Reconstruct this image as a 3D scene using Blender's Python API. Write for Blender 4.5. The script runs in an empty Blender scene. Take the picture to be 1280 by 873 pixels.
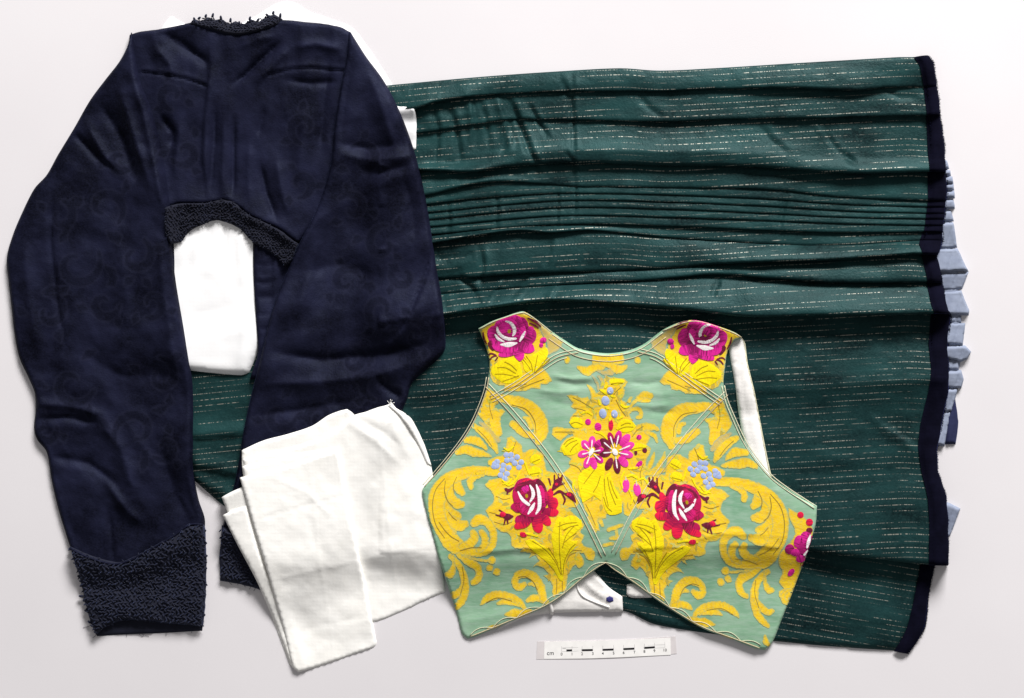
import bpy, math
import numpy as np
from mathutils import Vector, Matrix
from mathutils.geometry import delaunay_2d_cdt

scene = bpy.context.scene
S = 0.00078125            # metres per photograph pixel on the table (10 cm on the scale = 128 px)
CAMH = 2.2
Z0 = 0.010                # mean height of the cloth pile
KF = 1.0 - Z0 / CAMH

# ------------------------------------------------------------------ camera
cam_d = bpy.data.cameras.new('camera')
cam = bpy.data.objects.new('camera', cam_d)
scene.collection.objects.link(cam)
cam.location = (0, 0, CAMH)
cam.rotation_euler = (0, 0, 0)
cam_d.sensor_fit = 'HORIZONTAL'
cam_d.sensor_width = 36
cam_d.lens = 36 * CAMH / (1280 * S)
cam_d.clip_end = 50
scene.camera = cam

# ------------------------------------------------------------------ light
w = bpy.data.worlds.new('World')
scene.world = w
w.use_nodes = True
bg = w.node_tree.nodes['Background']
bg.inputs['Color'].default_value = (1.0, 0.975, 0.98, 1)
bg.inputs['Strength'].default_value = 0.25

def area_light(name, loc, target, sx, sy, power, col):
    d = bpy.data.lights.new(name, 'AREA')
    d.shape = 'RECTANGLE'; d.size = sx; d.size_y = sy
    d.energy = power; d.color = col
    o = bpy.data.objects.new(name, d)
    scene.collection.objects.link(o)
    o.location = loc
    o.rotation_euler = (Vector(target) - Vector(loc)).to_track_quat('-Z', 'Y').to_euler()
    return o
area_light('window_light', (1.3, 4.2, 2.5), (0.05, -0.1, 0), 2.2, 1.3, 548, (1.0, 0.98, 0.97))

vs = scene.view_settings
vs.view_transform = 'Standard'; vs.look = 'None'; vs.exposure = 0.0; vs.gamma = 1.0
scene.cycles.use_denoising = True
scene.cycles.max_bounces = 6

# ------------------------------------------------------------------ numeric helpers
rng = np.random.default_rng(7)
_tab = np.random.default_rng(3).random((256, 256))
def vnoise(x, y, seed=0):
    x = np.asarray(x, float) + seed * 17.31; y = np.asarray(y, float) + seed * 9.77
    xi = np.floor(x).astype(int); yi = np.floor(y).astype(int)
    fx = x - xi; fy = y - yi
    fx = fx * fx * fx * (fx * (fx * 6 - 15) + 10); fy = fy * fy * fy * (fy * (fy * 6 - 15) + 10)
    a = _tab[xi & 255, yi & 255]; b = _tab[(xi + 1) & 255, yi & 255]
    c = _tab[xi & 255, (yi + 1) & 255]; d = _tab[(xi + 1) & 255, (yi + 1) & 255]
    return (a * (1 - fx) + b * fx) * (1 - fy) + (c * (1 - fx) + d * fx) * fy
def fbm(x, y, scale, seed=0, octv=3, ang=0.0, stretch=1.0):
    c, s = math.cos(ang), math.sin(ang)
    u = (x * c + y * s) / (scale * stretch); v = (-x * s + y * c) / scale
    r = 0; a = 1.0; t = 0
    for k in range(octv):
        r = r + a * (vnoise(u * 2 ** k, v * 2 ** k, seed + k * 5) - 0.5) * 2
        t += a; a *= 0.5
    return r / t
def seg_dist(x, y, pts, closed=False):
    """distance to a polyline, signed offset (+ = right of the way it runs, i.e. below when it runs rightwards), position 0..1"""
    P = np.asarray(pts, float)[:, :2]
    Q = np.roll(P, -1, 0) if closed else P[1:]
    P = P if closed else P[:-1]
    L = np.hypot(*(Q - P).T); cum = np.concatenate([[0], np.cumsum(L)])
    best = np.full(x.shape, 1e9); side = np.zeros(x.shape); tt = np.zeros(x.shape)
    for i in range(len(P)):
        dx, dy = Q[i] - P[i]
        l2 = dx * dx + dy * dy + 1e-9
        t = np.clip(((x - P[i, 0]) * dx + (y - P[i, 1]) * dy) / l2, 0, 1)
        ex = x - (P[i, 0] + t * dx); ey = y - (P[i, 1] + t * dy)
        d = np.hypot(ex, ey)
        m = d < best
        best = np.where(m, d, best)
        side = np.where(m, np.sign(dx * ey - dy * ex), side)
        tt = np.where(m, (cum[i] + t * L[i]) / cum[-1], tt)
    return best, side * best, tt
def inside(x, y, poly):
    P = np.asarray(poly, float)[:, :2]
    shp = x.shape; x = x.ravel(); y = y.ravel()
    order = np.argsort(y, kind='stable'); ys_ = y[order]; xs_ = x[order]
    r = np.zeros(x.size, bool)
    Q = np.roll(P, 1, 0)
    for (xi, yi), (xj, yj) in zip(P, Q):
        if yi == yj: continue
        a, b_ = np.searchsorted(ys_, (min(yi, yj), max(yi, yj)), 'left')
        if a == b_: continue
        r[a:b_] ^= xs_[a:b_] < (xj - xi) * (ys_[a:b_] - yi) / (yj - yi) + xi
    out = np.zeros(x.size, bool); out[order] = r
    return out.reshape(shp)
def edge_dist(x, y, poly, maxd):
    """distance to a closed outline, capped at maxd"""
    P = np.asarray(poly, float)[:, :2]; Q = np.roll(P, -1, 0)
    shp = np.shape(x); x = np.ravel(x); y = np.ravel(y)
    order = np.argsort(x, kind='stable'); xs_ = x[order]; ys_ = y[order]
    best = np.full(x.size, float(maxd))
    for p, q in zip(P, Q):
        a = np.searchsorted(xs_, min(p[0], q[0]) - maxd); b_ = np.searchsorted(xs_, max(p[0], q[0]) + maxd, 'right')
        if a >= b_: continue
        dx, dy = q - p; l2 = dx * dx + dy * dy + 1e-9
        X = xs_[a:b_] - p[0]; Y = ys_[a:b_] - p[1]
        t = np.minimum(np.maximum((X * dx + Y * dy) / l2, 0), 1)
        np.minimum(best[a:b_], np.hypot(X - t * dx, Y - t * dy), out=best[a:b_])
    out = np.empty(x.size); out[order] = best
    return out.reshape(shp)
def near(x, y, pts, r):
    P = np.asarray(pts, float)
    return (x > P[:, 0].min() - r) & (x < P[:, 0].max() + r) & (y > P[:, 1].min() - r) & (y < P[:, 1].max() + r)
def smooth_line(pts, step=3.0, closed=False, sharp=35):
    """Catmull-Rom through the points, corners sharper than `sharp` degrees of turn stay corners"""
    P = np.asarray(pts, float); n = len(P); dim = P.shape[1]
    out = []
    def tan(i):
        a = P[(i - 1) % n]; b = P[i]; c = P[(i + 1) % n]
        if not closed and i in (0, n - 1): return None
        v1 = (b - a)[:2]; v2 = (c - b)[:2]
        ang = abs(math.degrees(math.atan2(v1[0] * v2[1] - v1[1] * v2[0], v1 @ v2)))
        return None if ang > sharp else (c - a) * 0.5
    last = n if closed else n - 1
    for i in range(last):
        a = P[i]; b = P[(i + 1) % n]; d = b - a
        L = np.hypot(*d[:2]); m = max(1, int(round(L / step)))
        t0 = tan(i); t1 = tan((i + 1) % n)
        t0 = d if t0 is None else t0 * min(1.0, L / (np.hypot(*t0[:2]) + 1e-9) )
        t1 = d if t1 is None else t1 * min(1.0, L / (np.hypot(*t1[:2]) + 1e-9) )
        for k in range(m):
            t = k / m; t2 = t * t; t3 = t2 * t
            out.append((2 * t3 - 3 * t2 + 1) * a + (t3 - 2 * t2 + t) * t0 + (-2 * t3 + 3 * t2) * b + (t3 - t2) * t1)
    if not closed: out.append(P[-1])
    return np.array(out)
def ridge(x, y, pts, w, a):
    out = np.zeros(np.shape(x)); m = near(x, y, pts, 3 * w)
    if m.any():
        d, s, t = seg_dist(x[m], y[m], pts)
        out[m] = a * np.exp(-np.abs(d / w) ** 1.35) * np.clip(4 * np.minimum(t, 1 - t) + 0.25, 0, 1)
    return out
def fold(x, y, pts, wn, ws, a):
    """raised fold: slow rise on the left-hand side of the line, sharp drop on its right-hand side"""
    out = np.zeros(np.shape(x)); m = near(x, y, pts, 3 * max(wn, ws))
    if m.any():
        d, s, t = seg_dist(x[m], y[m], pts)
        e = np.clip(3 * np.minimum(t, 1 - t) + 0.15, 0, 1)
        out[m] = a * np.where(s < 0, np.exp(-(d / wn) ** 2), np.exp(-(d / ws) ** 2)) * e
    return out

# height map of the pile: 2-px cells, heights in px
HX0, HY0, HN = -60, -60, 2.0
HW, HH = 720, 500
HM = np.zeros((HH, HW))
gx, gy = np.meshgrid(HX0 + HN * np.arange(HW), HY0 + HN * np.arange(HH))
def sample(M, x, y):
    fx = np.clip((np.asarray(x, float) - HX0) / HN, 0, HW - 1.001); fy = np.clip((np.asarray(y, float) - HY0) / HN, 0, HH - 1.001)
    xi = fx.astype(int); yi = fy.astype(int); fx = fx - xi; fy = fy - yi
    return (M[yi, xi] * (1 - fx) + M[yi, xi + 1] * fx) * (1 - fy) + (M[yi + 1, xi] * (1 - fx) + M[yi + 1, xi + 1] * fx) * fy
def blur(M, r):
    r = max(1, int(r / HN))
    for _ in range(2):
        for ax in (0, 1):
            pad = [(0, 0), (0, 0)]; pad[ax] = (r + 1, r)
            c = np.cumsum(np.pad(M, pad, mode='edge'), axis=ax)
            n = M.shape[ax]
            a = np.take(c, np.arange(2 * r + 1, 2 * r + 1 + n), axis=ax); b = np.take(c, np.arange(0, n), axis=ax)
            M = (a - b) / (2 * r + 1)
    return M
def grow(M, r):
    r = int(r / HN)
    for ax in (0, 1):
        A = M.copy()
        for k in range(1, r + 1):
            A = np.maximum(A, np.maximum(np.roll(M, k, ax), np.roll(M, -k, ax)))
        M = A
    return M
def drape_base(poly, r=10):
    """height the cloth hangs at over what already lies there: smooth, never below it"""
    m = inside(gx, gy, poly)
    base = blur(grow(HM, r), r)
    return np.maximum(base, HM + 0.3), m

def W(x, y, z):
    x = np.asarray(x, float); y = np.asarray(y, float)
    return np.stack([(x - 640) * S * KF, (436.5 - y) * S * KF, np.asarray(z, float) * S + 0 * x], -1)

# ------------------------------------------------------------------ mesh helpers
def make_obj(name, co, faces, mat, parent=None, uv=None, attrs=None, smooth=True):
    me = bpy.data.meshes.new(name)
    me.from_pydata([tuple(c) for c in co], [], [tuple(f) for f in faces])
    if smooth: me.polygons.foreach_set('use_smooth', [True] * len(me.polygons))
    li = np.empty(len(me.loops), int); me.loops.foreach_get('vertex_index', li)
    if uv is not None:
        l = me.uv_layers.new(name='UVMap')
        l.data.foreach_set('uv', np.asarray(uv, float)[li].ravel())
    for k, v in (attrs or {}).items():
        a = me.attributes.new(k, 'FLOAT', 'POINT'); a.data.foreach_set('value', np.asarray(v, float))
    me.materials.append(mat)
    me.update()
    o = bpy.data.objects.new(name, me)
    scene.collection.objects.link(o)
    if parent is not None:
        o.parent = parent
        if parent.type == 'EMPTY': o.matrix_parent_inverse = Matrix.Translation(-parent.location)
    return o
def thing(name, label, cat, px, py, group=None):
    o = bpy.data.objects.new(name, None)
    scene.collection.objects.link(o)
    o.location = W(px, py, 0); o.empty_display_size = 0.02
    o['label'] = label; o['category'] = cat
    if group: o['group'] = group
    return o
def fill(poly, sp, jit=0.18):
    """constrained triangulation of an outline with interior points"""
    poly = np.asarray(poly, float)
    x0, y0 = poly.min(0)[:2]; x1, y1 = poly.max(0)[:2]
    ax, ay = np.meshgrid(np.arange(x0 + sp * 0.5, x1, sp), np.arange(y0 + sp * 0.5, y1, sp))
    ax = ax.ravel(); ay = ay.ravel()
    ax = ax + (rng.random(ax.shape) - .5) * sp * jit; ay = ay + (rng.random(ay.shape) - .5) * sp * jit
    m = inside(ax, ay, poly); ax = ax[m]; ay = ay[m]
    if len(ax):
        d = edge_dist(ax, ay, poly, sp)
        m = d > sp * 0.45; ax = ax[m]; ay = ay[m]
    n = len(poly)
    vin = [Vector((p[0], p[1])) for p in poly] + [Vector((a, b)) for a, b in zip(ax, ay)]
    v, e, f, _, _, _ = delaunay_2d_cdt(vin, [], [list(range(n))], 1, 1e-5)
    v = np.array([(p[0], p[1]) for p in v])
    # face orientation: y is down in px, so make them counter-clockwise in world space
    out = []
    for t in f:
        a, b, c = v[t[0]], v[t[1]], v[t[2]]
        cr = (b[0] - a[0]) * (c[1] - a[1]) - (b[1] - a[1]) * (c[0] - a[0])
        out.append((t[0], t[1], t[2]) if cr < 0 else (t[0], t[2], t[1]))
    return v, out
def boundary(faces):
    cnt = {}
    for f in faces:
        for i in range(len(f)):
            a, b = f[i], f[(i + 1) % len(f)]
            cnt[(a, b)] = 1
    return [(a, b) for (a, b) in cnt if (b, a) not in cnt]
def with_rim(v, z, faces, drop, tuck=0.0, split=False):
    """close the sheet's edge with a wall going down to `drop` (array per vertex)"""
    bd = boundary(faces)
    ids = {}
    nv = len(v); vx = [tuple(p) for p in v]; zz = list(z)
    bn = {}
    for a, b in bd:
        d = v[b] - v[a]; nrm = np.array([d[1], -d[0]]); nrm = nrm / (np.hypot(*nrm) + 1e-9)
        for k in (a, b): bn[k] = bn.get(k, 0) + nrm
    for a, b in bd:
        for k in (a, b):
            if k not in ids:
                ids[k] = len(vx)
                q = bn[k] / (np.hypot(*bn[k]) + 1e-9) * tuck
                vx.append((v[k][0] + q[0], v[k][1] + q[1])); zz.append(drop[k])
    top = {k: k for k in ids}
    if split:                                   # own vertices for the wall, so the face keeps its flat normals
        for k in list(ids):
            top[k] = len(vx); vx.append(tuple(v[k])); zz.append(z[k])
    fs = list(faces) + [(top[b], top[a], ids[a], ids[b]) for a, b in bd]
    return np.array(vx), np.array(zz), fs
def sheet(name, pts, mat, parent, sp=3.0, thick=2.0, edge=4.0, hfun=None, r=10, uvf=None, attrs=None, smooth_out=True, sharp=35, update=True, base=None, rough_edge=0.0, sub=0.0):
    """a piece of cloth draped over the pile"""
    global HM
    pl = smooth_line(pts, sp, True, sharp) if smooth_out else np.asarray(pts, float)
    if rough_edge:
        c = pl.mean(0)
        n = fbm(pl[:, 0], pl[:, 1], 7, 11, 2) * rough_edge
        d = pl - c; pl = pl + d / (np.hypot(*d.T)[:, None] + 1e-9) * n[:, None]
    B, m = drape_base(pl, r) if base is None else (base, inside(gx, gy, pl))
    def zf(x, y):
        d = edge_dist(x, y, pl, edge * 1.3)
        q = np.clip(d / edge, 0, 1)
        z = sample(B, x, y) + sub + thick * np.sqrt(np.clip(1 - (1 - q) ** 2, 0, 1)) + 0.3
        if hfun is not None: z = z + hfun(x, y) * np.clip(d / (edge * 1.2), 0.0, 1)
        return z
    v, f = fill(pl, sp)
    x, y = v[:, 0], v[:, 1]
    z = np.maximum(zf(x, y), sample(HM, x, y) + 0.25)
    drop = np.minimum(sample(HM, x, y) - 0.2, z - 0.2)
    vx, zz, fs = with_rim(v, z, f, drop, -0.4)
    at = {k: fn(vx[:, 0], vx[:, 1]) for k, fn in (attrs or {}).items()}
    uv = uvf(vx[:, 0], vx[:, 1]) if uvf else np.stack([vx[:, 0], vx[:, 1]], -1)
    o = make_obj(name, W(vx[:, 0], vx[:, 1], zz), fs, mat, parent, uv, at)
    if update and m.any():
        HM[m] = np.maximum(HM[m], zf(gx[m], gy[m]))
    return o, zf
def tube_data(path, rad, sides=6, z=None):
    """path: (n,3) px,px,px-height ; rad scalar or array"""
    P = np.asarray(path, float); n = len(P)
    rad = np.broadcast_to(np.asarray(rad, float), (n,))
    T = np.gradient(P, axis=0); T /= (np.linalg.norm(T, axis=1)[:, None] + 1e-9)
    up = np.tile(np.array([0, 0, 1.0]), (n, 1)); up[np.abs(T[:, 2]) > 0.9] = (1, 0, 0)
    A = np.cross(T, up); A /= (np.linalg.norm(A, axis=1)[:, None] + 1e-9)
    Bv = np.cross(A, T)
    vs_ = []
    for k in range(sides):
        a = 2 * math.pi * k / sides
        vs_.append(P + (A * math.cos(a) + Bv * math.sin(a)) * rad[:, None])
    V = np.stack(vs_, 1).reshape(-1, 3)
    F = []
    for i in range(n - 1):
        for k in range(sides):
            k2 = (k + 1) % sides
            F.append((i * sides + k, i * sides + k2, (i + 1) * sides + k2, (i + 1) * sides + k))
    F.append(tuple(range(sides - 1, -1, -1))); F.append(tuple((n - 1) * sides + k for k in range(sides)))
    return V, F
def tubes(name, items, mat, parent, sides=5):
    V = []; F = []; o = 0
    for path, rad in items:
        v, f = tube_data(path, rad, sides)
        V.append(v); F += [tuple(i + o for i in q) for q in f]; o += len(v)
    V = np.concatenate(V)
    return make_obj(name, W(V[:, 0], V[:, 1], V[:, 2]), F, mat, parent, V[:, :2])
def cord(name, pts, zf, rad, mat, parent, step=4, lift=0.6, wob=0.0):
    p = smooth_line(pts, step)
    x, y = p[:, 0], p[:, 1]
    if wob: x = x + fbm(x, y, 6, 5, 1) * wob; y = y + fbm(x, y, 6, 8, 1) * wob
    return tubes(name, [(np.stack([x, y, zf(x, y) + lift], -1), rad)], mat, parent, 6)
def stroke_poly(pts, step=2.0, grow_=1.0):
    """tapered brush stroke as an outline: points (x, y, half-width)"""
    p = smooth_line(pts, step, False, 80)
    c = p[:, :2]; hw = np.maximum(p[:, 2], 0.4)
    T = np.gradient(c, axis=0); T /= (np.hypot(*T.T)[:, None] + 1e-9)
    N = np.stack([-T[:, 1], T[:, 0]], -1)
    a = c + N * hw[:, None]; b = c - N * hw[:, None]
    def cap(i, sgn):
        out = []
        r = hw[i]
        m = max(1, int(r * 1.2))
        base = math.atan2(N[i, 1], N[i, 0])
        for k in range(1, m + 1):
            t = base - sgn * math.pi * k / (m + 1)
            out.append(c[i] + r * np.array([math.cos(t), math.sin(t)]))
        return out
    end = cap(-1, 1)
    start = cap(0, 1)
    sp_ = [2 * c[0] - q for q in start]
    return np.array(list(a) + end + list(b[::-1]) + sp_)

# ------------------------------------------------------------------ materials
def new_mat(name):
    m = bpy.data.materials.new(name); m.use_nodes = True
    nt = m.node_tree; b = nt.nodes['Principled BSDF']
    return m, nt, b
def N(nt, t, **kw):
    n = nt.nodes.new(t)
    for k, v in kw.items():
        if hasattr(n, k) and k not in n.inputs: setattr(n, k, v)
        else: n.inputs[k].default_value = v
    return n
def math_n(nt, op, a, b=None, c=None):
    n = nt.nodes.new('ShaderNodeMath'); n.operation = op
    for i, v in enumerate((a, b, c)):
        if v is None: continue
        if isinstance(v, (int, float)): n.inputs[i].default_value = v
        else: nt.links.new(v, n.inputs[i])
    return n.outputs[0]
def mixc(nt, fac, a, b, blend='MIX'):
    n = nt.nodes.new('ShaderNodeMix'); n.data_type = 'RGBA'; n.blend_type = blend
    if isinstance(fac, (int, float)): n.inputs[0].default_value = fac
    else: nt.links.new(fac, n.inputs[0])
    for i, v in ((6, a), (7, b)):
        if isinstance(v, tuple): n.inputs[i].default_value = (*v[:3], 1)
        else: nt.links.new(v, n.inputs[i])
    return n.outputs[2]
def ramp(nt, v, lo, hi, a=0.0, b=1.0):
    n = nt.nodes.new('ShaderNodeMapRange')
    nt.links.new(v, n.inputs[0])
    for i, q in zip((1, 2, 3, 4), (lo, hi, a, b)): n.inputs[i].default_value = q
    return n.outputs[0]
def noise(nt, scale, detail=3, vec=None, rough=0.55):
    n = nt.nodes.new('ShaderNodeTexNoise'); n.inputs['Scale'].default_value = scale
    n.inputs['Detail'].default_value = detail; n.inputs['Roughness'].default_value = rough
    if vec is not None: nt.links.new(vec, n.inputs['Vector'])
    return n.outputs['Fac']
def objco(nt, sc=(1, 1, 1), rot=0):
    tc = nt.nodes.new('ShaderNodeTexCoord')
    mp = nt.nodes.new('ShaderNodeMapping'); mp.inputs['Scale'].default_value = sc; mp.inputs['Rotation'].default_value = (0, 0, rot)
    nt.links.new(tc.outputs['Object'], mp.inputs['Vector'])
    return mp.outputs['Vector']
def uvco(nt):
    tc = nt.nodes.new('ShaderNodeTexCoord'); return tc.outputs['UV']
def bump(nt, b, h, strength, dist=0.0004):
    n = nt.nodes.new('ShaderNodeBump'); n.inputs['Strength'].default_value = strength; n.inputs['Distance'].default_value = dist
    nt.links.new(h, n.inputs['Height']); nt.links.new(n.outputs['Normal'], b.inputs['Normal'])
def cloth_mat(name, col, col2=None, rough=0.8, sheen=0.0, sheen_tint=(1, 1, 1), weave=1500, bstr=0.25, blotch=14, spec=0.25, sh_rough=0.4):
    m, nt, b = new_mat(name)
    co = objco(nt)
    n1 = noise(nt, blotch, 4, co); n2 = noise(nt, 260, 3, co)
    col2 = col2 or tuple(c * 0.8 for c in col)
    f = math_n(nt, 'ADD', ramp(nt, n1, 0.35, 0.68, 0, 0.75), ramp(nt, n2, 0.3, 0.7, 0, 0.25))
    nt.links.new(mixc(nt, f, col, col2), b.inputs['Base Color'])
    b.inputs['Roughness'].default_value = rough
    b.inputs['Specular IOR Level'].default_value = spec
    b.inputs['Sheen Weight'].default_value = sheen
    b.inputs['Sheen Roughness'].default_value = sh_rough
    b.inputs['Sheen Tint'].default_value = (*sheen_tint, 1)
    wv = N(nt, 'ShaderNodeTexWave'); wv.inputs['Scale'].default_value = weave / 6.283; nt.links.new(co, wv.inputs['Vector'])
    wv2 = N(nt, 'ShaderNodeTexWave', bands_direction='Y'); wv2.inputs['Scale'].default_value = weave / 6.283; nt.links.new(co, wv2.inputs['Vector'])
    h = math_n(nt, 'ADD', math_n(nt, 'MULTIPLY', math_n(nt, 'ADD', wv.outputs['Fac'], wv2.outputs['Fac']), 0.3), noise(nt, 420, 4, co))
    bump(nt, b, h, bstr)
    return m
M = {}
# table
m, nt, b = new_mat('table_white'); M['table'] = m
co = objco(nt)
c_ = mixc(nt, ramp(nt, noise(nt, 5, 4, co), 0.35, 0.65), (0.672, 0.650, 0.664), (0.695, 0.674, 0.687))
nt.links.new(mixc(nt, ramp(nt, noise(nt, 650, 4, co, 0.7), 0.30, 0.70, 0.0, 0.16), c_, (0.60, 0.575, 0.585)), b.inputs['Base Color'])
b.inputs['Roughness'].default_value = 0.62; b.inputs['Specular IOR Level'].default_value = 0.3
bump(nt, b, noise(nt, 900, 3, co), 0.16, 0.0003)

M['white_cotton'] = cloth_mat('white_cotton', (0.86, 0.86, 0.86), (0.82, 0.825, 0.83), 0.85, 0.1, bstr=0.12)
M['ivory_silk'] = cloth_mat('ivory_silk', (0.88, 0.87, 0.835), (0.85, 0.835, 0.79), 0.7, 0.1, bstr=0.22, blotch=22)
M['lining_white'] = cloth_mat('lining_white', (0.78, 0.76, 0.73), (0.72, 0.70, 0.67), 0.85, 0.1, bstr=0.35)
M['tissue'] = cloth_mat('tissue', (0.88, 0.88, 0.88), (0.86, 0.86, 0.87), 0.7, bstr=0.15)
M['navy_trim'] = cloth_mat('navy_trim', (0.0055, 0.0065, 0.0145), (0.010, 0.0115, 0.024), 0.85, 0.25, (0.25, 0.35, 0.8), bstr=0.4, blotch=60)
M['navy_braid'] = cloth_mat('navy_braid', (0.0045, 0.005, 0.011), (0.008, 0.009, 0.019), 0.9, 0.12, (0.25, 0.35, 0.8), bstr=0.4, blotch=60)
M['velvet'] = cloth_mat('velvet', (0.0016, 0.0016, 0.0055), (0.0035, 0.0035, 0.011), 0.95, 0.14, (0.14, 0.18, 0.7), bstr=0.5, blotch=80, spec=0.05, sh_rough=0.3)
M['lining_blue'] = cloth_mat('lining_blue', (0.25, 0.285, 0.37), (0.19, 0.22, 0.30), 0.85, 0.1, bstr=0.3, blotch=60)
M['facing_navy'] = cloth_mat('facing_navy', (0.010, 0.013, 0.045), (0.018, 0.022, 0.07), 0.85, 0.2, (0.3, 0.4, 1), bstr=0.3)

# navy damask of the jacket
m, nt, b = new_mat('navy_damask'); M['damask'] = m
co = objco(nt)
at = nt.nodes.new('ShaderNodeAttribute'); at.attribute_name = 'damask'
n1 = noise(nt, 9, 5, co); n2 = noise(nt, 45, 4, co); n3 = noise(nt, 500, 2, co)
f = ramp(nt, math_n(nt, 'ADD', math_n(nt, 'MULTIPLY', n1, 0.6), math_n(nt, 'MULTIPLY', n2, 0.4)), 0.42, 0.62)
c1 = mixc(nt, f, (0.0017, 0.0016, 0.0044), (0.0105, 0.0115, 0.0285))
af = at.outputs['Fac']
c1 = mixc(nt, math_n(nt, 'MULTIPLY', math_n(nt, 'MULTIPLY', af, math_n(nt, 'SUBTRACT', 1.0, af)), 1.1), c1, (0.017, 0.018, 0.036))
c1 = mixc(nt, math_n(nt, 'MULTIPLY', math_n(nt, 'POWER', af, 2.0), 0.5), c1, (0.0026, 0.0026, 0.0055))
nt.links.new(mixc(nt, ramp(nt, n3, 0.35, 0.65, 0, 0.3), c1, (0.0105, 0.0115, 0.0285)), b.inputs['Base Color'])
nt.links.new(ramp(nt, at.outputs['Fac'], 0, 1, 0.58, 0.8), b.inputs['Roughness'])
b.inputs['Specular Tint'].default_value = (0.55, 0.65, 1.0, 1)
b.inputs['Specular IOR Level'].default_value = 0.10
b.inputs['Sheen Weight'].default_value = 0.05; b.inputs['Sheen Roughness'].default_value = 0.22
b.inputs['Sheen Tint'].default_value = (0.35, 0.45, 1.0, 1)
bump(nt, b, math_n(nt, 'ADD', noise(nt, 700, 3, co), math_n(nt, 'MULTIPLY', noise(nt, 110, 4, co), 2.5)), 0.5, 0.0005)

# green shot silk with metallic dashes ; UV in px along / across the stripe
m, nt, b = new_mat('green_silk'); M['skirt'] = m
uv = uvco(nt)
sep = nt.nodes.new('ShaderNodeSeparateXYZ'); nt.links.new(uv, sep.inputs[0])
U, V = sep.outputs[0], sep.outputs[1]
SP = 7.4
wob = nt.nodes.new('ShaderNodeTexNoise'); wob.noise_dimensions = '1D'; wob.inputs['Scale'].default_value = 0.045; nt.links.new(V, wob.inputs['W'])
vv = math_n(nt, 'DIVIDE', math_n(nt, 'ADD', V, math_n(nt, 'MULTIPLY', wob.outputs['Fac'], 7)), SP)
row = math_n(nt, 'FLOOR', vv); fr = math_n(nt, 'SUBTRACT', math_n(nt, 'FRACT', vv), 0.5)
line = ramp(nt, math_n(nt, 'ABSOLUTE', fr), 0.015, 0.075, 1, 0)
cmb = nt.nodes.new('ShaderNodeCombineXYZ')
nt.links.new(math_n(nt, 'MULTIPLY', U, 0.030), cmb.inputs[0]); nt.links.new(math_n(nt, 'MULTIPLY', row, 13.37), cmb.inputs[1])
nd = nt.nodes.new('ShaderNodeTexNoise'); nd.inputs['Scale'].default_value = 1.0; nd.inputs['Detail'].default_value = 2.5; nt.links.new(cmb.outputs[0], nd.inputs['Vector'])
dash = ramp(nt, nd.outputs['Fac'], 0.41, 0.47)
cmb2 = nt.nodes.new('ShaderNodeCombineXYZ')
nt.links.new(math_n(nt, 'MULTIPLY', U, 0.55), cmb2.inputs[0]); nt.links.new(math_n(nt, 'MULTIPLY', row, 7.7), cmb2.inputs[1])
nd2 = nt.nodes.new('ShaderNodeTexNoise'); nd2.inputs['Scale'].default_value = 1.0; nd2.inputs['Detail'].default_value = 0.0; nt.links.new(cmb2.outputs[0], nd2.inputs['Vector'])
dots = ramp(nt, nd2.outputs['Fac'], 0.42, 0.58, 0.05, 1.0)
cmb3 = nt.nodes.new('ShaderNodeCombineXYZ'); nt.links.new(math_n(nt, 'MULTIPLY', row, 3.1), cmb3.inputs[0]); nt.links.new(math_n(nt, 'MULTIPLY', U, 0.008), cmb3.inputs[1])
nd3 = nt.nodes.new('ShaderNodeTexNoise'); nd3.inputs['Scale'].default_value = 1.0; nd3.inputs['Detail'].default_value = 1.0; nt.links.new(cmb3.outputs[0], nd3.inputs['Vector'])
rowon = ramp(nt, nd3.outputs['Fac'], 0.36, 0.52, 0.0, 1)
gl = math_n(nt, 'MULTIPLY', math_n(nt, 'MULTIPLY', line, dash), math_n(nt, 'MULTIPLY', dots, rowon))
pa = nt.nodes.new('ShaderNodeAttribute'); pa.attribute_name = 'plain'
gl = math_n(nt, 'MULTIPLY', gl, ramp(nt, pa.outputs['Fac'], 0, 1, 0.85, 0.3))
cs = nt.nodes.new('ShaderNodeCombineXYZ'); nt.links.new(math_n(nt, 'MULTIPLY', U, 0.006), cs.inputs[0]); nt.links.new(math_n(nt, 'MULTIPLY', V, 0.05), cs.inputs[1])
st = noise(nt, 1.0, 4, cs.outputs[0])
co = objco(nt)
blt = noise(nt, 16, 5, co, 0.6)
f = ramp(nt, math_n(nt, 'ADD', math_n(nt, 'MULTIPLY', st, 0.5), math_n(nt, 'MULTIPLY', blt, 0.5)), 0.36, 0.64)
cb = mixc(nt, f, (0.0020, 0.0066, 0.0078), (0.0110, 0.0415, 0.0420))
cb = mixc(nt, ramp(nt, noise(nt, 420, 3, co), 0.4, 0.7, 0, 0.35), cb, (0.017, 0.048, 0.047))
nt.links.new(mixc(nt, gl, cb, (0.36, 0.35, 0.30)), b.inputs['Base Color'])
nt.links.new(math_n(nt, 'MULTIPLY', gl, 0.35), b.inputs['Metallic'])
b.inputs['Roughness'].default_value = 0.45
b.inputs['Specular IOR Level'].default_value = 0.10
b.inputs['Specular Tint'].default_value = (0.6, 1.0, 1.0, 1)
b.inputs['Sheen Weight'].default_value = 0.015; b.inputs['Sheen Tint'].default_value = (0.3, 0.75, 0.8, 1)
bump(nt, b, math_n(nt, 'ADD', noise(nt, 500, 3, co), math_n(nt, 'MULTIPLY', noise(nt, 60, 4, co), 3.0)), 0.40, 0.0008)

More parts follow.
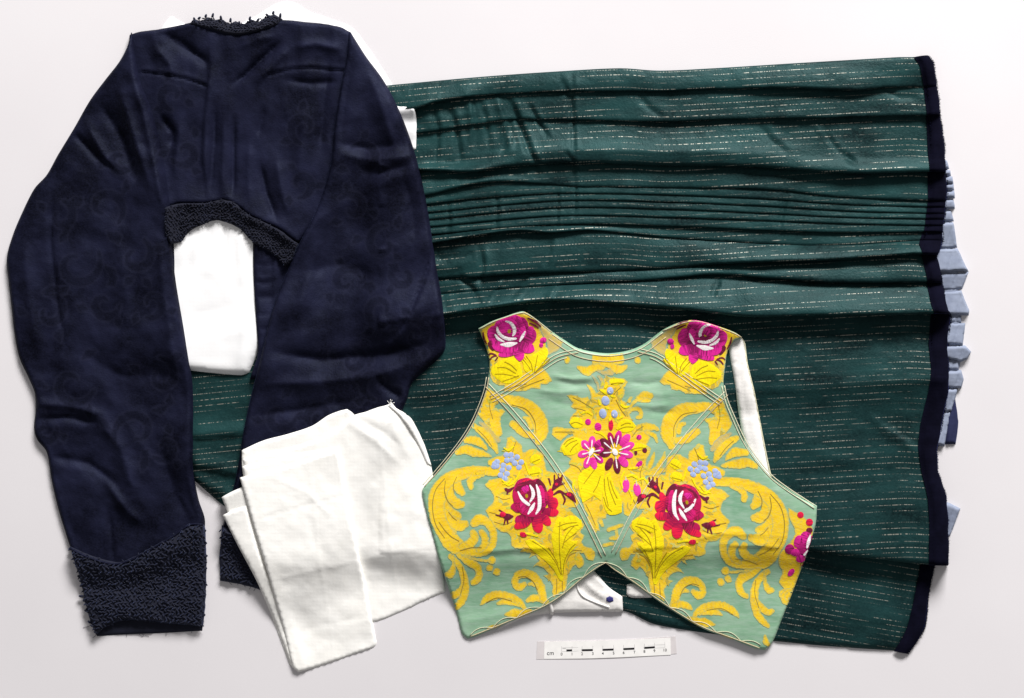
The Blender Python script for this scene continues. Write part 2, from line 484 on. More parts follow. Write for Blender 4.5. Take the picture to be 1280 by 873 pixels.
# pale green satin ground of the vest
m, nt, b = new_mat('green_satin'); M['satin'] = m
co = objco(nt); cox = objco(nt, (0.25, 1, 1))
n1 = noise(nt, 20, 4, co); n2 = noise(nt, 300, 4, cox)
c1 = mixc(nt, ramp(nt, n1, 0.35, 0.65), (0.155, 0.325, 0.20), (0.26, 0.43, 0.285))
nt.links.new(mixc(nt, ramp(nt, n2, 0.42, 0.66, 0, 0.5), c1, (0.34, 0.47, 0.37)), b.inputs['Base Color'])
b.inputs['Roughness'].default_value = 0.46; b.inputs['Specular IOR Level'].default_value = 0.4
b.inputs['Sheen Weight'].default_value = 0.1
bump(nt, b, math_n(nt, 'ADD', noise(nt, 700, 3, cox), math_n(nt, 'MULTIPLY', noise(nt, 70, 3, co), 1.5)), 0.22, 0.0005)
def thread_mat(name, a, bcol=None, fleck=None, rough=0.5, stitch=0.5, bs=0.2, fl=0.5):
    """silk thread: stitch ridges across the UV x axis, colour runs from a to bcol with the 'grad' attribute"""
    m, nt, b = new_mat(name)
    uv = uvco(nt); co = objco(nt)
    at = nt.nodes.new('ShaderNodeAttribute'); at.attribute_name = 'grad'
    mp = nt.nodes.new('ShaderNodeMapping'); mp.inputs['Scale'].default_value = (stitch, 0.06, 1); nt.links.new(uv, mp.inputs['Vector'])
    n1 = noise(nt, 1.0, 2, mp.outputs['Vector'])
    g = math_n(nt, 'ADD', at.outputs['Fac'], math_n(nt, 'MULTIPLY', math_n(nt, 'SUBTRACT', n1, 0.5), 2.4))
    c = mixc(nt, ramp(nt, g, 0.25, 0.75), a, bcol or tuple(q * 0.78 for q in a))
    if fleck:
        ar = nt.nodes.new('ShaderNodeAttribute'); ar.attribute_name = 'rimd'
        rv = math_n(nt, 'ADD', ar.outputs['Fac'], math_n(nt, 'MULTIPLY', math_n(nt, 'SUBTRACT', noise(nt, 900, 2, co), 0.5), 2.2))
        c = mixc(nt, ramp(nt, rv, 0.0, 0.85, 0.85, 0.0), c, tuple(fleck[k] * (0.62, 0.9, 1.3)[k] for k in range(3)))
        c = mixc(nt, ramp(nt, noise(nt, 520, 3, co), 0.47, 0.66, 0, fl), c, fleck)
    nt.links.new(c, b.inputs['Base Color'])
    b.inputs['Roughness'].default_value = rough + 0.2; b.inputs['Specular IOR Level'].default_value = 0.15
    bump(nt, b, math_n(nt, 'ADD', math_n(nt, 'MULTIPLY', n1, 1.3), noise(nt, 600, 2, co)), bs, 0.0007)
    return m
M['gold'] = thread_mat('gold_thread', (0.82, 0.555, 0.014), (0.72, 0.44, 0.012), (0.66, 0.47, 0.11), 0.55, 0.3, 0.22, 0.5)
M['gold2'] = thread_mat('tan_thread', (0.58, 0.42, 0.09), (0.50, 0.39, 0.13), (0.48, 0.42, 0.20), 0.6, 0.3, 0.2, 0.6)
M['olive'] = thread_mat('olive_thread', (0.34, 0.22, 0.025), (0.26, 0.22, 0.06), None, 0.6, 0.3, 0.2)
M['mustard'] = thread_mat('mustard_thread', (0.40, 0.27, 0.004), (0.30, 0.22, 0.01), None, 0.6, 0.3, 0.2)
M['gold_deep'] = thread_mat('deep_gold_thread', (0.66, 0.39, 0.010), (0.56, 0.31, 0.010), (0.60, 0.38, 0.06), 0.55, 0.3, 0.2, 0.4)
M['gold_light'] = thread_mat('light_gold_thread', (0.86, 0.64, 0.03), (0.80, 0.55, 0.03), (0.72, 0.52, 0.12), 0.55, 0.3, 0.2, 0.4)
M['lemon_flat'] = thread_mat('flat_lemon_thread', (0.84, 0.68, 0.006), (0.74, 0.52, 0.006), (0.70, 0.50, 0.06), 0.55, 0.3, 0.2, 0.3)
M['lemon'] = thread_mat('lemon_thread', (0.84, 0.70, 0.004), (0.74, 0.54, 0.004), None, 0.5, 0.5, 0.28)
M['magenta'] = thread_mat('magenta_thread', (0.70, 0.020, 0.29), (0.24, 0.008, 0.09))
M['magenta_deep'] = thread_mat('deep_magenta_thread', (0.46, 0.012, 0.175), (0.13, 0.008, 0.045))
M['pink'] = thread_mat('pink_thread', (0.78, 0.05, 0.37), (0.66, 0.025, 0.27))
M['scarlet'] = thread_mat('scarlet_thread', (0.72, 0.012, 0.055), (0.30, 0.006, 0.055))
M['rose_red'] = thread_mat('rose_red_thread', (0.60, 0.012, 0.150), (0.22, 0.006, 0.055))
M['crimson'] = thread_mat('crimson_thread', (0.46, 0.008, 0.085), (0.15, 0.008, 0.03))
M['maroon'] = thread_mat('maroon_thread', (0.115, 0.010, 0.028), (0.20, 0.016, 0.05))
M['white_thread'] = thread_mat('white_thread', (0.84, 0.80, 0.79), (0.80, 0.72, 0.74), None, 0.5, 0.9, 0.5)
M['blue_thread'] = thread_mat('blue_thread', (0.36, 0.44, 0.66), (0.27, 0.34, 0.56), None, 0.5)
M['cord'] = thread_mat('pale_cord', (0.62, 0.60, 0.43), (0.52, 0.50, 0.34), None, 0.6, 0.9, 0.5)
M['cord_rose'] = thread_mat('rosy_cord', (0.55, 0.46, 0.30), (0.50, 0.33, 0.22), None, 0.65, 0.9, 0.5)
def plain(name, col, rough=0.5, spec=0.3, alpha=None):
    m, nt, b = new_mat(name)
    co = objco(nt)
    nt.links.new(mixc(nt, ramp(nt, noise(nt, 120, 3, co), 0.35, 0.65), col, tuple(c * 0.93 for c in col)), b.inputs['Base Color'])
    b.inputs['Roughness'].default_value = rough; b.inputs['Specular IOR Level'].default_value = spec
    return m
M['paper'] = plain('label_paper', (0.83, 0.815, 0.79), 0.6)
M['sleeve'] = plain('plastic_sleeve', (0.64, 0.60, 0.60), 0.3, 0.5)
M['ink'] = plain('black_ink', (0.008, 0.008, 0.010), 0.5)
M['ink_grey'] = plain('grey_ink', (0.42, 0.41, 0.41), 0.6)
M['ink_blue'] = plain('blue_ink', (0.03, 0.03, 0.16), 0.7)

# ------------------------------------------------------------------ table
v = np.array([(-2.5, -2.0, 0), (2.5, -2.0, 0), (2.5, 2.0, 0), (-2.5, 2.0, 0)])
o = make_obj('table_top', v, [(0, 1, 2, 3)], M['table'], None, smooth=False)
o['kind'] = 'structure'

# ------------------------------------------------------------------ skirt
skirt = thing('skirt', 'dark green pleated silk skirt with metallic dashes and navy velvet hem', 'skirt', 840, 450)
# white tissue and pad come first in the pile
tissue_pts = [(190, 60), (203, 30), (212, 19), (226, 27), (260, 45), (300, 28), (322, 17), (345, 3), (363, 1), (385, 13), (410, 22), (438, 33), (456, 54), (473, 79), (490, 106), (470, 140), (300, 150), (200, 130)]
o, _ = sheet('tissue_sheet', tissue_pts, M['tissue'], None, 6, 2.5, 6, lambda x, y: 1.2 * fbm(x, y, 30, 2))
o['label'] = 'thin white tissue peeking out behind the navy jacket collar'; o['category'] = 'tissue'

# lower layer of the skirt, shows left between the sleeves and along the bottom
low = [(215, 430), (330, 400), (470, 380), (620, 420), (900, 560), (1100, 640), (1158, 690), (1153, 715), (1147, 745), (1143, 765), (1136, 790), (1122, 815), (1060, 811), (1000, 806), (900, 795), (820, 782), (780, 765), (700, 755), (560, 715), (400, 668), (310, 645), (280, 634), (258, 616), (240, 600), (225, 520)]
def low_h(x, y):
    h = 1.6 * fbm(x, y, 60, 31, 3, 0.1, 3)
    h = h + fold(x, y, [(225, 546), (262, 544), (320, 541)], 14, 3, 5)
    h = h + fold(x, y, [(225, 580), (262, 584), (310, 596)], 14, 3, 5)
    h = h + fold(x, y, [(225, 598), (262, 610), (310, 630)], 9, 3, 4)
    h = h + ridge(x, y, [(1020, 760), (1090, 775), (1140, 780)], 20, 3)
    return h
def low_uv(x, y):
    left = np.clip((600 - x) / 200, 0, 1)
    return np.stack([x, y * 1.0 - 0.17 * x * (1 - left) + 0.10 * x * left], -1)
o, low_zf = sheet('lower_panel', low, M['skirt'], skirt, 4.0, 4.0, 7, low_h, uvf=low_uv)

# velvet hem of the lower layer
def hem_strip(name, inner, outer, zin, mat, n=7, bulge=3.0):
    I = np.asarray(inner); O = np.asarray(outer); m = len(I)
    V = []; 
    prof = np.linspace(-0.12, 1, n)
    for t in prof:
        p = I + (O - I) * t
        q = max(t, 0)
        z = zin * (1 - 0.25 * q) + bulge * math.sqrt(max(0, 1 - (2 * min(max(t, 0.02), 0.99) - 1) ** 2)) - (0.4 if t <= 0 else 0)
        if t == prof[-1]: z = zin * 0.3
        V.append(np.stack([p[:, 0], p[:, 1], z + 0 * p[:, 0]], -1))
    V.append(np.stack([I[:, 0] + (O - I)[:, 0] * 0.97, I[:, 1] + (O - I)[:, 1] * 0.97, 0.0 * I[:, 0] + 0.15], -1))
    V = np.array(V); k = V.shape[0]
    F = []
    for a in range(k - 1):
        for i in range(m - 1):
            F.append((a * m + i, a * m + i + 1, (a + 1) * m + i + 1, (a + 1) * m + i))
    V = V.reshape(-1, 3)
    return make_obj(name, W(V[:, 0], V[:, 1], V[:, 2]), [f[::-1] for f in F], mat, skirt, V[:, :2])
li = smooth_line([(1158, 690), (1153, 715), (1147, 745), (1143, 765), (1136, 790), (1121, 816)], 3)
lo = smooth_line([(1176, 690), (1169, 715), (1163, 745), (1161, 770), (1157, 789), (1137, 819)], 3)
lo = np.array([np.interp(np.linspace(0, 1, len(li)), np.linspace(0, 1, len(lo)), lo[:, k]) for k in (0, 1)]).T
hem_strip('hem_band', li, lo, low_zf(li[:, 0] - 3, li[:, 1]), M['velvet'])

# pale blue lining pleats at the right
pleats = [
 ([(1176, 199), (1186, 200), (1189, 210), (1178, 212)], 5, 'lining_blue'), ([(1177, 212), (1190, 212), (1191, 219), (1178, 220)], 6, 'lining_blue'),
 ([(1177, 220), (1193, 220), (1194, 229), (1178, 230)], 6, 'lining_blue'), ([(1177, 230), (1194, 229), (1195, 237), (1178, 238)], 6, 'lining_blue'),
 ([(1177, 239), (1195, 238), (1196, 247), (1178, 248)], 6, 'lining_blue'), ([(1177, 250), (1194, 248), (1196, 260), (1178, 262)], 6, 'lining_blue'),
 ([(1177, 263), (1191, 262), (1195, 276), (1178, 277)], 4, 'lining_blue'), ([(1172, 278), (1194, 277), (1199, 309), (1170, 311)], 5, 'lining_blue'),
 ([(1164, 325), (1172, 311), (1199, 310), (1213, 339), (1172, 341)], 8, 'lining_blue'), ([(1168, 342), (1213, 340), (1205, 361), (1172, 364)], 4, 'lining_blue'),
 ([(1172, 365), (1204, 363), (1214, 388), (1213, 394), (1172, 394)], 7, 'lining_blue'), ([(1180, 395), (1204, 395), (1204, 404), (1180, 404)], 3, 'lining_blue'),
 ([(1176, 404), (1209, 404), (1206, 432), (1176, 431)], 6, 'lining_blue'), ([(1176, 432), (1209, 432), (1216, 440), (1212, 449), (1203, 453), (1176, 447)], 9, 'lining_blue'),
 ([(1176, 448), (1202, 448), (1201, 463), (1176, 463)], 4, 'lining_blue'), ([(1176, 464), (1204, 463), (1207, 475), (1204, 486), (1176, 484)], 8, 'lining_blue'),
 ([(1196, 497), (1200, 528), (1197, 556), (1183, 556), (1188, 515)], 2, 'facing_navy'),
 ([(1176, 487), (1200, 486), (1192, 514), (1174, 516)], 6, 'lining_blue'), ([(1172, 517), (1191, 515), (1183, 559), (1168, 557)], 5, 'lining_blue'),
 ([(1174, 630), (1187, 629), (1203, 637), (1190, 671), (1174, 674)], 5, 'lining_blue')]
sheet('lining', [(1150, 196), (1182, 198), (1187, 215), (1189, 245), (1188, 275), (1192, 308), (1200, 335), (1200, 360), (1203, 388), (1201, 420), (1204, 445), (1199, 470), (1196, 490), (1187, 520), (1179, 555), (1150, 555)], M['lining_blue'], skirt, 4, 2.2, 2.5, lambda x, y: 0.6 * fbm(x, y, 9, 5), base=np.zeros_like(HM), update=False)
for k, (pts, h, mk) in enumerate(pleats):
    c = np.mean(pts, 0)
    sl = (-1) ** k * 0.12
    def ph(x, y, c=c, sl=sl, k=k):
        return sl * (y - c[1]) + 0.10 * (1195 - x) * 0.3 + 0.5 * fbm(x, y, 8, k) - 1.2 * np.exp(-((x - c[0] - 5 + 0.3 * (y - c[1])) / 1.6) ** 2)
    sheet('lining_pleat', pts, M[mk], skirt, 2.0, h * 0.8 + 1.0, 3.0, ph, base=np.zeros_like(HM), sharp=25, update=False, rough_edge=0.5)

# ---- upper layer: structured pleats.  Each fold line: (x, y, crest height px)
XL = 478.0
hem_in = np.array([(67, 1143), (80, 1152), (110, 1158), (160, 1162), (200, 1163), (250, 1163), (285, 1159), (305, 1152), (325, 1156), (345, 1160), (380, 1164), (393, 1168), (430, 1164), (460, 1166), (490, 1163), (530, 1154), (560, 1150), (590, 1154), (620, 1161), (650, 1163), (710, 1162)], float)
hem_out = np.array([(66, 1160), (78, 1169), (95, 1172), (120, 1175), (160, 1180), (190, 1184), (230, 1185), (270, 1184), (300, 1180), (320, 1173), (340, 1178), (370, 1182), (388, 1184), (394, 1190), (430, 1188), (460, 1190), (490, 1188), (530, 1178), (560, 1173), (590, 1175), (620, 1185), (650, 1187), (705, 1186)], float)
folds = [
 # pts, rows in the segment leading to this crest, overlap px, rise power, billow
 ([(478, 106, 3), (600, 95, 3), (700, 88, 3), (780, 84, 3), (830, 87, 3), (900, 84, 3), (1000, 78, 3), (1143, 70, 3)], 0, 0, 1, 0),
 ([(478, 140, 4), (520, 135, 8), (545, 127, 8), (580, 121, 6), (620, 117, 3), (715, 113, 4), (830, 113, 4), (900, 110, 4), (1000, 109, 6), (1080, 112, 6), (1115, 108, 4), (1160, 108, 1)], 12, 4, 1.3, 2),
 ([(478, 172, 2), (520, 166, 3), (600, 154, 3), (645, 148, 2), (720, 149, 3), (840, 151, 4), (905, 148, 4), (1000, 147, 4), (1080, 145, 4), (1160, 143, 4)], 12, 3, 1.6, 1.0),
 ([(478, 200, 2), (532, 203, 3), (590, 204, 4), (630, 196, 7), (680, 190, 8), (720, 188, 8), (840, 190, 8), (930, 192, 7), (1000, 196, 6), (1070, 199, 5), (1160, 198, 4)], 13, 0, 2.0, 0.5),
 ([(478, 211, 8), (532, 212, 9), (590, 214, 9), (630, 208, 8), (680, 204, 7), (720, 202, 7), (840, 206, 7), (930, 207, 7), (1000, 212, 8), (1070, 216, 9), (1160, 214, 9)], 5, 7, 1.0, 0.5),
 ([(478, 254, 6), (540, 242, 6), (580, 232, 6), (620, 226, 5), (680, 229, 3.5), (720, 232, 3.2), (840, 234, 3.2), (960, 236, 3.5), (1060, 246, 3.5), (1160, 250, 3.5)], 12, 5, 1.4, 0.8),
 ([(478, 262, 4), (540, 254, 5), (600, 247, 4), (690, 241, 3.4), (730, 241, 3.2), (840, 243, 3.2), (960, 248, 3.2), (1060, 255, 3.2), (1165, 258, 3.2)], 6, 4, 0.45, 0),
 ([(478, 270, 4), (545, 264, 4), (700, 250, 3.2), (840, 252, 3.2), (960, 257, 3.2), (1060, 263, 3.2), (1165, 266, 3.2)], 6, 4, 0.45, 0),
 ([(478, 279, 4), (545, 273, 4), (700, 259, 3.2), (840, 261, 3.2), (960, 266, 3.2), (1060, 271, 3.2), (1165, 273, 3.2)], 6, 4, 0.45, 0),
 ([(478, 288, 4), (545, 282, 4), (700, 269, 3.2), (840, 271, 3.2), (960, 275, 3.2), (1060, 279, 3.2), (1165, 281, 3.2)], 6, 4, 0.45, 0),
 ([(478, 298, 4), (545, 292, 4), (700, 280, 3.5), (840, 282, 3.2), (960, 287, 3.2), (1060, 290, 3.2), (1165, 289, 3.2)], 6, 4, 0.45, 0),
 ([(478, 312, 7), (545, 303, 8), (600, 293, 8), (650, 287, 8), (690, 290, 7), (740, 287, 4), (840, 296, 2), (960, 304, 2), (1060, 306, 2), (1165, 300, 2)], 6, 6, 1.5, 0.3),
 ([(478, 350, 4), (560, 347, 3), (600, 345, 6), (670, 340, 6), (760, 338, 4), (840, 334, 4), (900, 329, 8), (960, 327, 10), (1050, 324, 10), (1150, 317, 9)], 14, 6, 1.3, 3.0),
 ([(478, 372, 3), (560, 366, 3), (700, 356, 4), (800, 350, 5), (850, 346, 6), (900, 342, 7), (980, 348, 8), (1040, 352, 8), (1160, 352, 7)], 8, 5, 1.1, 1.5),
 ([(478, 402, 12), (555, 393, 13), (620, 383, 14), (690, 375, 14), (780, 380, 15), (860, 387, 15), (930, 395, 15), (1010, 394, 15), (1100, 393, 14), (1168, 391, 13)], 14, 11, 1.15, 3.0),
 ([(478, 446, 3), (600, 436, 4), (700, 424, 4), (800, 428, 3), (900, 425, 2), (1000, 424, 2), (1165, 426, 2)], 10, 0, 1.0, -1.5),
 ([(478, 490, 4), (560, 490, 4), (700, 490, 4), (900, 490, 5), (1000, 486, 7), (1080, 480, 8), (1168, 474, 8)], 14, 0, 1.6, 1.0),
 ([(478, 545, 3), (700, 540, 3), (900, 535, 3), (1000, 532, 3), (1155, 530, 3)], 11, 0, 0.7, -2),
 ([(478, 600, 4), (700, 605, 4), (900, 600, 4), (1000, 590, 5), (1155, 590, 5)], 12, 0, 1.0, 1),
 ([(478, 690, 5), (700, 690, 6), (900, 680, 8), (990, 684, 9), (1050, 692, 10), (1110, 699, 11), (1165, 704, 11)], 18, 0, 1.2, 2.5),
]
NU = 250
uu = np.linspace(0, 1, NU)
xe = XL + uu * (1164 - XL)
def line_at(pts):
    p = smooth_line(pts, 8, False, 80)
    o_ = np.argsort(p[:, 0]); p = p[o_]
    return np.interp(xe, p[:, 0], p[:, 1]), np.interp(xe, p[:, 0], p[:, 2])
rows_y = []; rows_z = []; rows_v = []
base_z = 5.0
vcum = 0.0
rows_p = []; tk = False
def add_row(y, z, v_):
    rows_p.append(1.0 if tk else 0.0)
    rows_y.append(y); rows_z.append(z); rows_v.append(v_)
y0, h0 = line_at(folds[0][0])
add_row(y0 + 1.2, np.full(NU, 0.3), y0 * 0 - 6)
add_row(y0 + 0.2, base_z * 0.5 + 0 * y0, y0 * 0 - 4)
add_row(y0 + 0.6, base_z + 0 * y0, y0 * 0 - 2)
ys, zs, vsn = y0 + 2.5, base_z + h0 * 0.6, y0 * 0
add_row(ys, zs, vsn)
for k in range(1, len(folds)):
    pts, nr, ov, pw, bl = folds[k]
    yk, hk = line_at(pts)
    tk = 6 <= k <= 10
    yk = yk + (0.12 if tk else 0.6) * fbm(xe, yk, 26, 40 + k, 3)
    hk = hk * (1.55 if tk else 1.75) * (1 + (0.04 if tk else 0.22) * fbm(xe, yk, 60, 60 + k, 2))
    ze = base_z + hk
    # start this segment at (ys, zs) tucked below the last crest
    for r in range(1, nr + 1):
        t = r / nr
        y = ys + (yk - ys) * t
        z = zs + (ze - zs) * t ** pw + bl * math.sin(math.pi * t)
        if ov > 4 and t > 0.9: z = z - hk * 0.06 * ((t - 0.9) / 0.1) ** 2
        add_row(y, z, vsn + (yk - ys) * t)
    vsn = vsn + (yk - ys)
    if ov > 0:
        bulge = np.minimum(1.6, hk * 0.16)
        low_z = base_z + 0.02 * hk
        oo = np.minimum(ov, hk * 0.9)
        zt = rows_z[-1]
        add_row(yk + bulge, zt * 0.72 + low_z * 0.28, vsn + 1.5)
        add_row(yk + bulge * 0.6, zt * 0.38 + low_z * 0.62, vsn + 3)
        ys = yk - oo * 0.75; zs = low_z
        add_row(yk - oo * 0.3, low_z + 0.12 * (zt - low_z), vsn + 5)
        add_row(ys, zs, vsn + 7)
        vsn = vsn + 7
    else:
        ys, zs = yk, rows_z[-1]
yk = rows_y[-1]; zt = rows_z[-1]
add_row(yk + 1.6, zt * 0.8, vsn + 2); add_row(yk + 1.8, zt * 0.45, vsn + 5); add_row(yk + 0.4, zt * 0 + 0.6, vsn + 9)
RY = np.array(rows_y); RZ = np.array(rows_z); RV = np.array(rows_v)
hin = np.interp(RY, hem_in[:, 0], hem_in[:, 1])
RX = XL + uu[None, :] * (hin - XL)
# crumples near the waist and broad undulation
cz = 1.1 * fbm(RX, RY, 40, 71, 3, 0, 2.2) + 0.5 * fbm(RX, RY, 13, 77, 3, 0.2, 2.5) + 0.7 * fbm(RX, RY, 14, 75, 2, 1.4, 2.5) * np.clip((760 - RX) / 200, 0, 1)
for pts, w_, a_ in [([(636, 122), (648, 150), (662, 190), (676, 212)], 5, -3.5), ([(660, 128), (670, 145), (685, 170)], 3.5, -2.5),
                    ([(716, 92), (717, 150), (718, 205)], 2.5, -1.8), ([(698, 236), (697, 260), (696, 285)], 2.0, -1.6), ([(718, 205), (720, 240), (718, 272)], 2.0, -1.4),
                    ([(560, 128), (570, 160), (575, 200)], 5, -2.5), ([(600, 125), (608, 150), (612, 185)], 4, -1.6), ([(640, 150), (632, 180), (628, 195)], 3, -1.5),
                    ([(585, 120), (590, 150), (588, 180)], 4, 2.0), ([(620, 120), (630, 150), (640, 190)], 5, 2.2), ([(706, 190), (716, 200), (726, 212)], 3, -2.0),
                    ([(1030, 165), (1050, 190), (1072, 205)], 4, -3.0), ([(1020, 155), (1042, 182), (1060, 200)], 5, 1.6), ([(985, 240), (980, 262), (974, 288)], 3, -1.4),
                    ([(600, 310), (604, 330), (600, 352)], 4, -3), ([(660, 345), (650, 360), (640, 372)], 4, -2.4), ([(690, 300), (685, 320), (680, 335)], 4, -2), ([(575, 345), (590, 360), (600, 380)], 5, -2.5),
                    ([(540, 320), (560, 322), (600, 318)], 5, -3), ([(630, 350), (620, 362), (612, 378)], 3, 2), ([(900, 350), (892, 365), (890, 372)], 4, -2.5),
                    ([(540, 130), (548, 160), (545, 200)], 4, -2), ([(612, 195), (640, 190), (668, 180)], 4, 2), ([(520, 150), (560, 150), (600, 140)], 4, 1.6), ([(700, 95), (712, 120), (716, 150)], 4, -1.6), ([(555, 205), (600, 198), (640, 188)], 3, -2), ([(560, 250), (562, 275), (560, 300)], 3, -1.2), ([(620, 240), (622, 262), (620, 290)], 3, -1.2), ([(530, 350), (545, 370), (550, 392)], 6, 3), ([(520, 330), (560, 335), (590, 330)], 5, 2.5), ([(700, 350), (690, 365), (685, 375)], 4, 1.8), ([(800, 120), (812, 135), (830, 145)], 5, -1.5), ([(950, 155), (965, 175), (985, 190)], 5, -1.3), ([(1110, 112), (1125, 120), (1150, 122)], 4, -2.0), ([(1085, 520), (1120, 545), (1150, 565)], 8, 2.5), ([(1000, 560), (1060, 575), (1130, 580)], 14, 1.6)]:
    cz = cz + ridge(RX, RY, pts, w_ * 0.8, a_ * 1.7) - ridge(RX, RY, np.array(pts) + (w_ * 1.3, 0), w_ * 0.9, a_ * 0.9)
nr = len(RY)
fade = np.ones(nr); fade[:3] = 0; fade[-3:] = 0
RZ = np.maximum(RZ + cz * fade[:, None], 0.3)
idx = np.arange(nr * NU).reshape(nr, NU)
F = np.stack([idx[:-1, :-1], idx[1:, :-1], idx[1:, 1:], idx[:-1, 1:]], -1).reshape(-1, 4)
UVs = np.stack([RX + 3 * fbm(RX, RY, 90, 4), RV], -1).reshape(-1, 2)
make_obj('upper_panel', W(RX.ravel(), RY.ravel(), RZ.ravel()), F.tolist(), M['skirt'], skirt, UVs, {'plain': np.repeat(np.array(rows_p), NU)})
# put its height in the map
mm = (gx > XL) & (gx < 1164) & (gy > 70) & (gy < 704)
topmap = np.zeros_like(HM)
for j in range(NU - 1):
    cx0, cx1 = RX[:, j].mean(), RX[:, j + 1].mean()
    cols = np.where((gx[0] >= cx0) & (gx[0] < cx1))[0]
    for c in cols:
        yy = gy[:, c]; o_ = np.argsort(RY[:, j], kind='stable')
        zz = np.interp(yy, RY[o_, j], np.maximum.accumulate(RZ[:, j])[o_] * 0 + RZ[o_, j])
        topmap[:, c] = np.where((yy > RY[:, j].min()) & (yy < RY[:, j].max()), zz, 0)
HM = np.maximum(HM, grow(topmap, 2))
# velvet hem, follows the folds of the last column
houts = np.interp(RY[:, -1], hem_out[:, 0], hem_out[:, 1]) + 0.9 * fbm(RY[:, -1] * 0, RY[:, -1], 9, 55, 3) + 2.4 * fbm(RY[:, -1] * 0, RY[:, -1], 38, 58, 2)
hi = np.stack([RX[:, -1], RY[:, -1]], -1); ho = np.stack([houts, RY[:, -1] + np.interp(RY[:, -1], [67, 200, 700], [-2, 0, 1])], -1)
hem_strip('hem_band', hi, ho, RZ[:, -1], M['velvet'], 10, 7.0)
def pile(edge_pts, z, dirx, seed):
    g_ = np.random.default_rng(seed); P_ = smooth_line(edge_pts, 1.2); items = []
    zz = np.interp(np.linspace(0, 1, len(P_)), np.linspace(0, 1, len(z)), z)
    for k_ in range(5):
        for (x, y), q in zip(P_, zz):
            a = g_.normal(0, 0.7); L_ = 0.6 + 1.5 * g_.random() ** 2; h_ = q * (0.35 + 0.6 * g_.random())
            x_ = x - 1.2 * dirx + 0.25 * k_ * dirx + g_.normal(0, 0.3); y = y + g_.normal(0, 0.6)
            items.append((np.array([(x_, y, h_), (x_ + dirx * L_ * math.cos(a), y + L_ * math.sin(a), h_ + g_.normal(0, .6))]), np.array([0.42, 0.12])))
    o_ = tubes('velvet_pile', items, M['velvet'], skirt, 3); o_['kind'] = 'stuff'
ho_ = ho[np.concatenate([[True], np.diff(np.maximum.accumulate(ho[:, 1])) > 0.5])]
pile(ho_, np.full(len(ho_), 7.0), 1.0, 3)
pile(np.stack([hem_in[2:, 1] + 1, hem_in[2:, 0]], -1), np.full(len(hem_in) - 2, 13.0), -1.0, 4)
pile(lo, np.full(len(lo), 4.0), 1.0, 5)
# white waist tape showing by the jacket
sheet('waist_tape', [(488, 133), (505, 134), (518, 136), (520, 150), (519.5, 186), (500, 190), (488, 160)], M['white_cotton'], skirt, 3, 1.0, 2, lambda x, y: 0.5 * fbm(x, y, 10, 3), r=4, rough_edge=0.8)

# ------------------------------------------------------------------ white pad inside the jacket
pad_pts = [(190, 262), (226, 262), (262, 258), (300, 258), (322, 275), (330, 330), (331, 380), (326, 425), (318, 448), (310, 466), (300, 469), (262, 466), (232, 462), (210, 455), (195, 400)]
def pad_h(x, y):
    h = 1.3 * fbm(x, y, 45, 3, 3)
    for pts, w_, a_ in [([(262, 270), (258, 300), (255, 330)], 4, -2.0), ([(282, 268), (280, 300), (274, 330)], 3, -2.2), ([(240, 280), (236, 310), (232, 340)], 5, -1.5),
                        ([(300, 380), (305, 420), (300, 460)], 6, 1.6), ([(235, 395), (270, 390), (300, 400)], 8, -1.2), ([(298, 285), (300, 320), (303, 360)], 5, 1.4)]:
        h = h + ridge(x, y, pts, w_, a_)
    return h
o, _ = sheet('cotton_pad', pad_pts, M['white_cotton'], None, 4, 7, 12, pad_h)
o['label'] = 'white cotton pad showing in the gap between the jacket sleeves'; o['category'] = 'pad'

# ------------------------------------------------------------------ jacket
jacket = thing('jacket', 'navy damask jacket with crochet trim, its sleeves folded down', 'jacket', 290, 380)
# tonal woven figures: scrolls and leaves
def scroll_set():
    r = np.random.default_rng(21); L = []
    spots = [(480, 305, 16), (432, 352, 13), (420, 415, 20), (478, 388, 15), (470, 480, 14), (385, 480, 16), (520, 420, 12), (350, 520, 14), (500, 240, 14), (455, 200, 15),
             (95, 330, 22), (160, 420, 20), (90, 480, 20), (170, 540, 20), (120, 600, 20), (130, 260, 18), (170, 320, 16), (190, 610, 15), (60, 390, 16), (200, 470, 16), (110, 190, 14),
             (440, 260, 13), (505, 345, 12), (360, 420, 14), (440, 450, 12), (400, 520, 12), (35, 330, 12), (130, 380, 14), (55, 540, 11), (140, 480, 14), (190, 380, 13), (150, 200, 12), (180, 250, 11), (75, 270, 13), (205, 560, 12), (330, 190, 16), (230, 190, 13), (380, 160, 14), (300, 130, 14), (215, 120, 12), (375, 230, 12)]
    for n_, (x, y, s) in enumerate(spots):
        if n_ % 3 == 2: continue
        s = s * 1.45
        a0 = r.random() * 6.28; d = 1 if r.random() < .5 else -1
        t = np.linspace(0, 1, 14)
        rad = s * (1 - 0.72 * t); an = a0 + d * t * 5.2
        pts = np.stack([x + rad * np.cos(an), y + rad * np.sin(an)], -1)
        L.append((pts, 1.2 + 5.0 * np.sin(np.pi * np.clip(t * 0.8 + 0.1, 0, 1))))
        for q in range(3):
            b = a0 + 2.1 * q + 0.6
            p0 = np.array([x + s * 1.15 * math.cos(b), y + s * 1.15 * math.sin(b)])
            p1 = p0 + s * 0.7 * np.array([math.cos(b + 0.7 * d), math.sin(b + 0.7 * d)])
            L.append((np.array([p0, (p0 + p1) / 2 + r.normal(0, 1.5, 2), p1]), np.array([2.0, 6.5, 1.5])))
    return L
SCR = scroll_set()
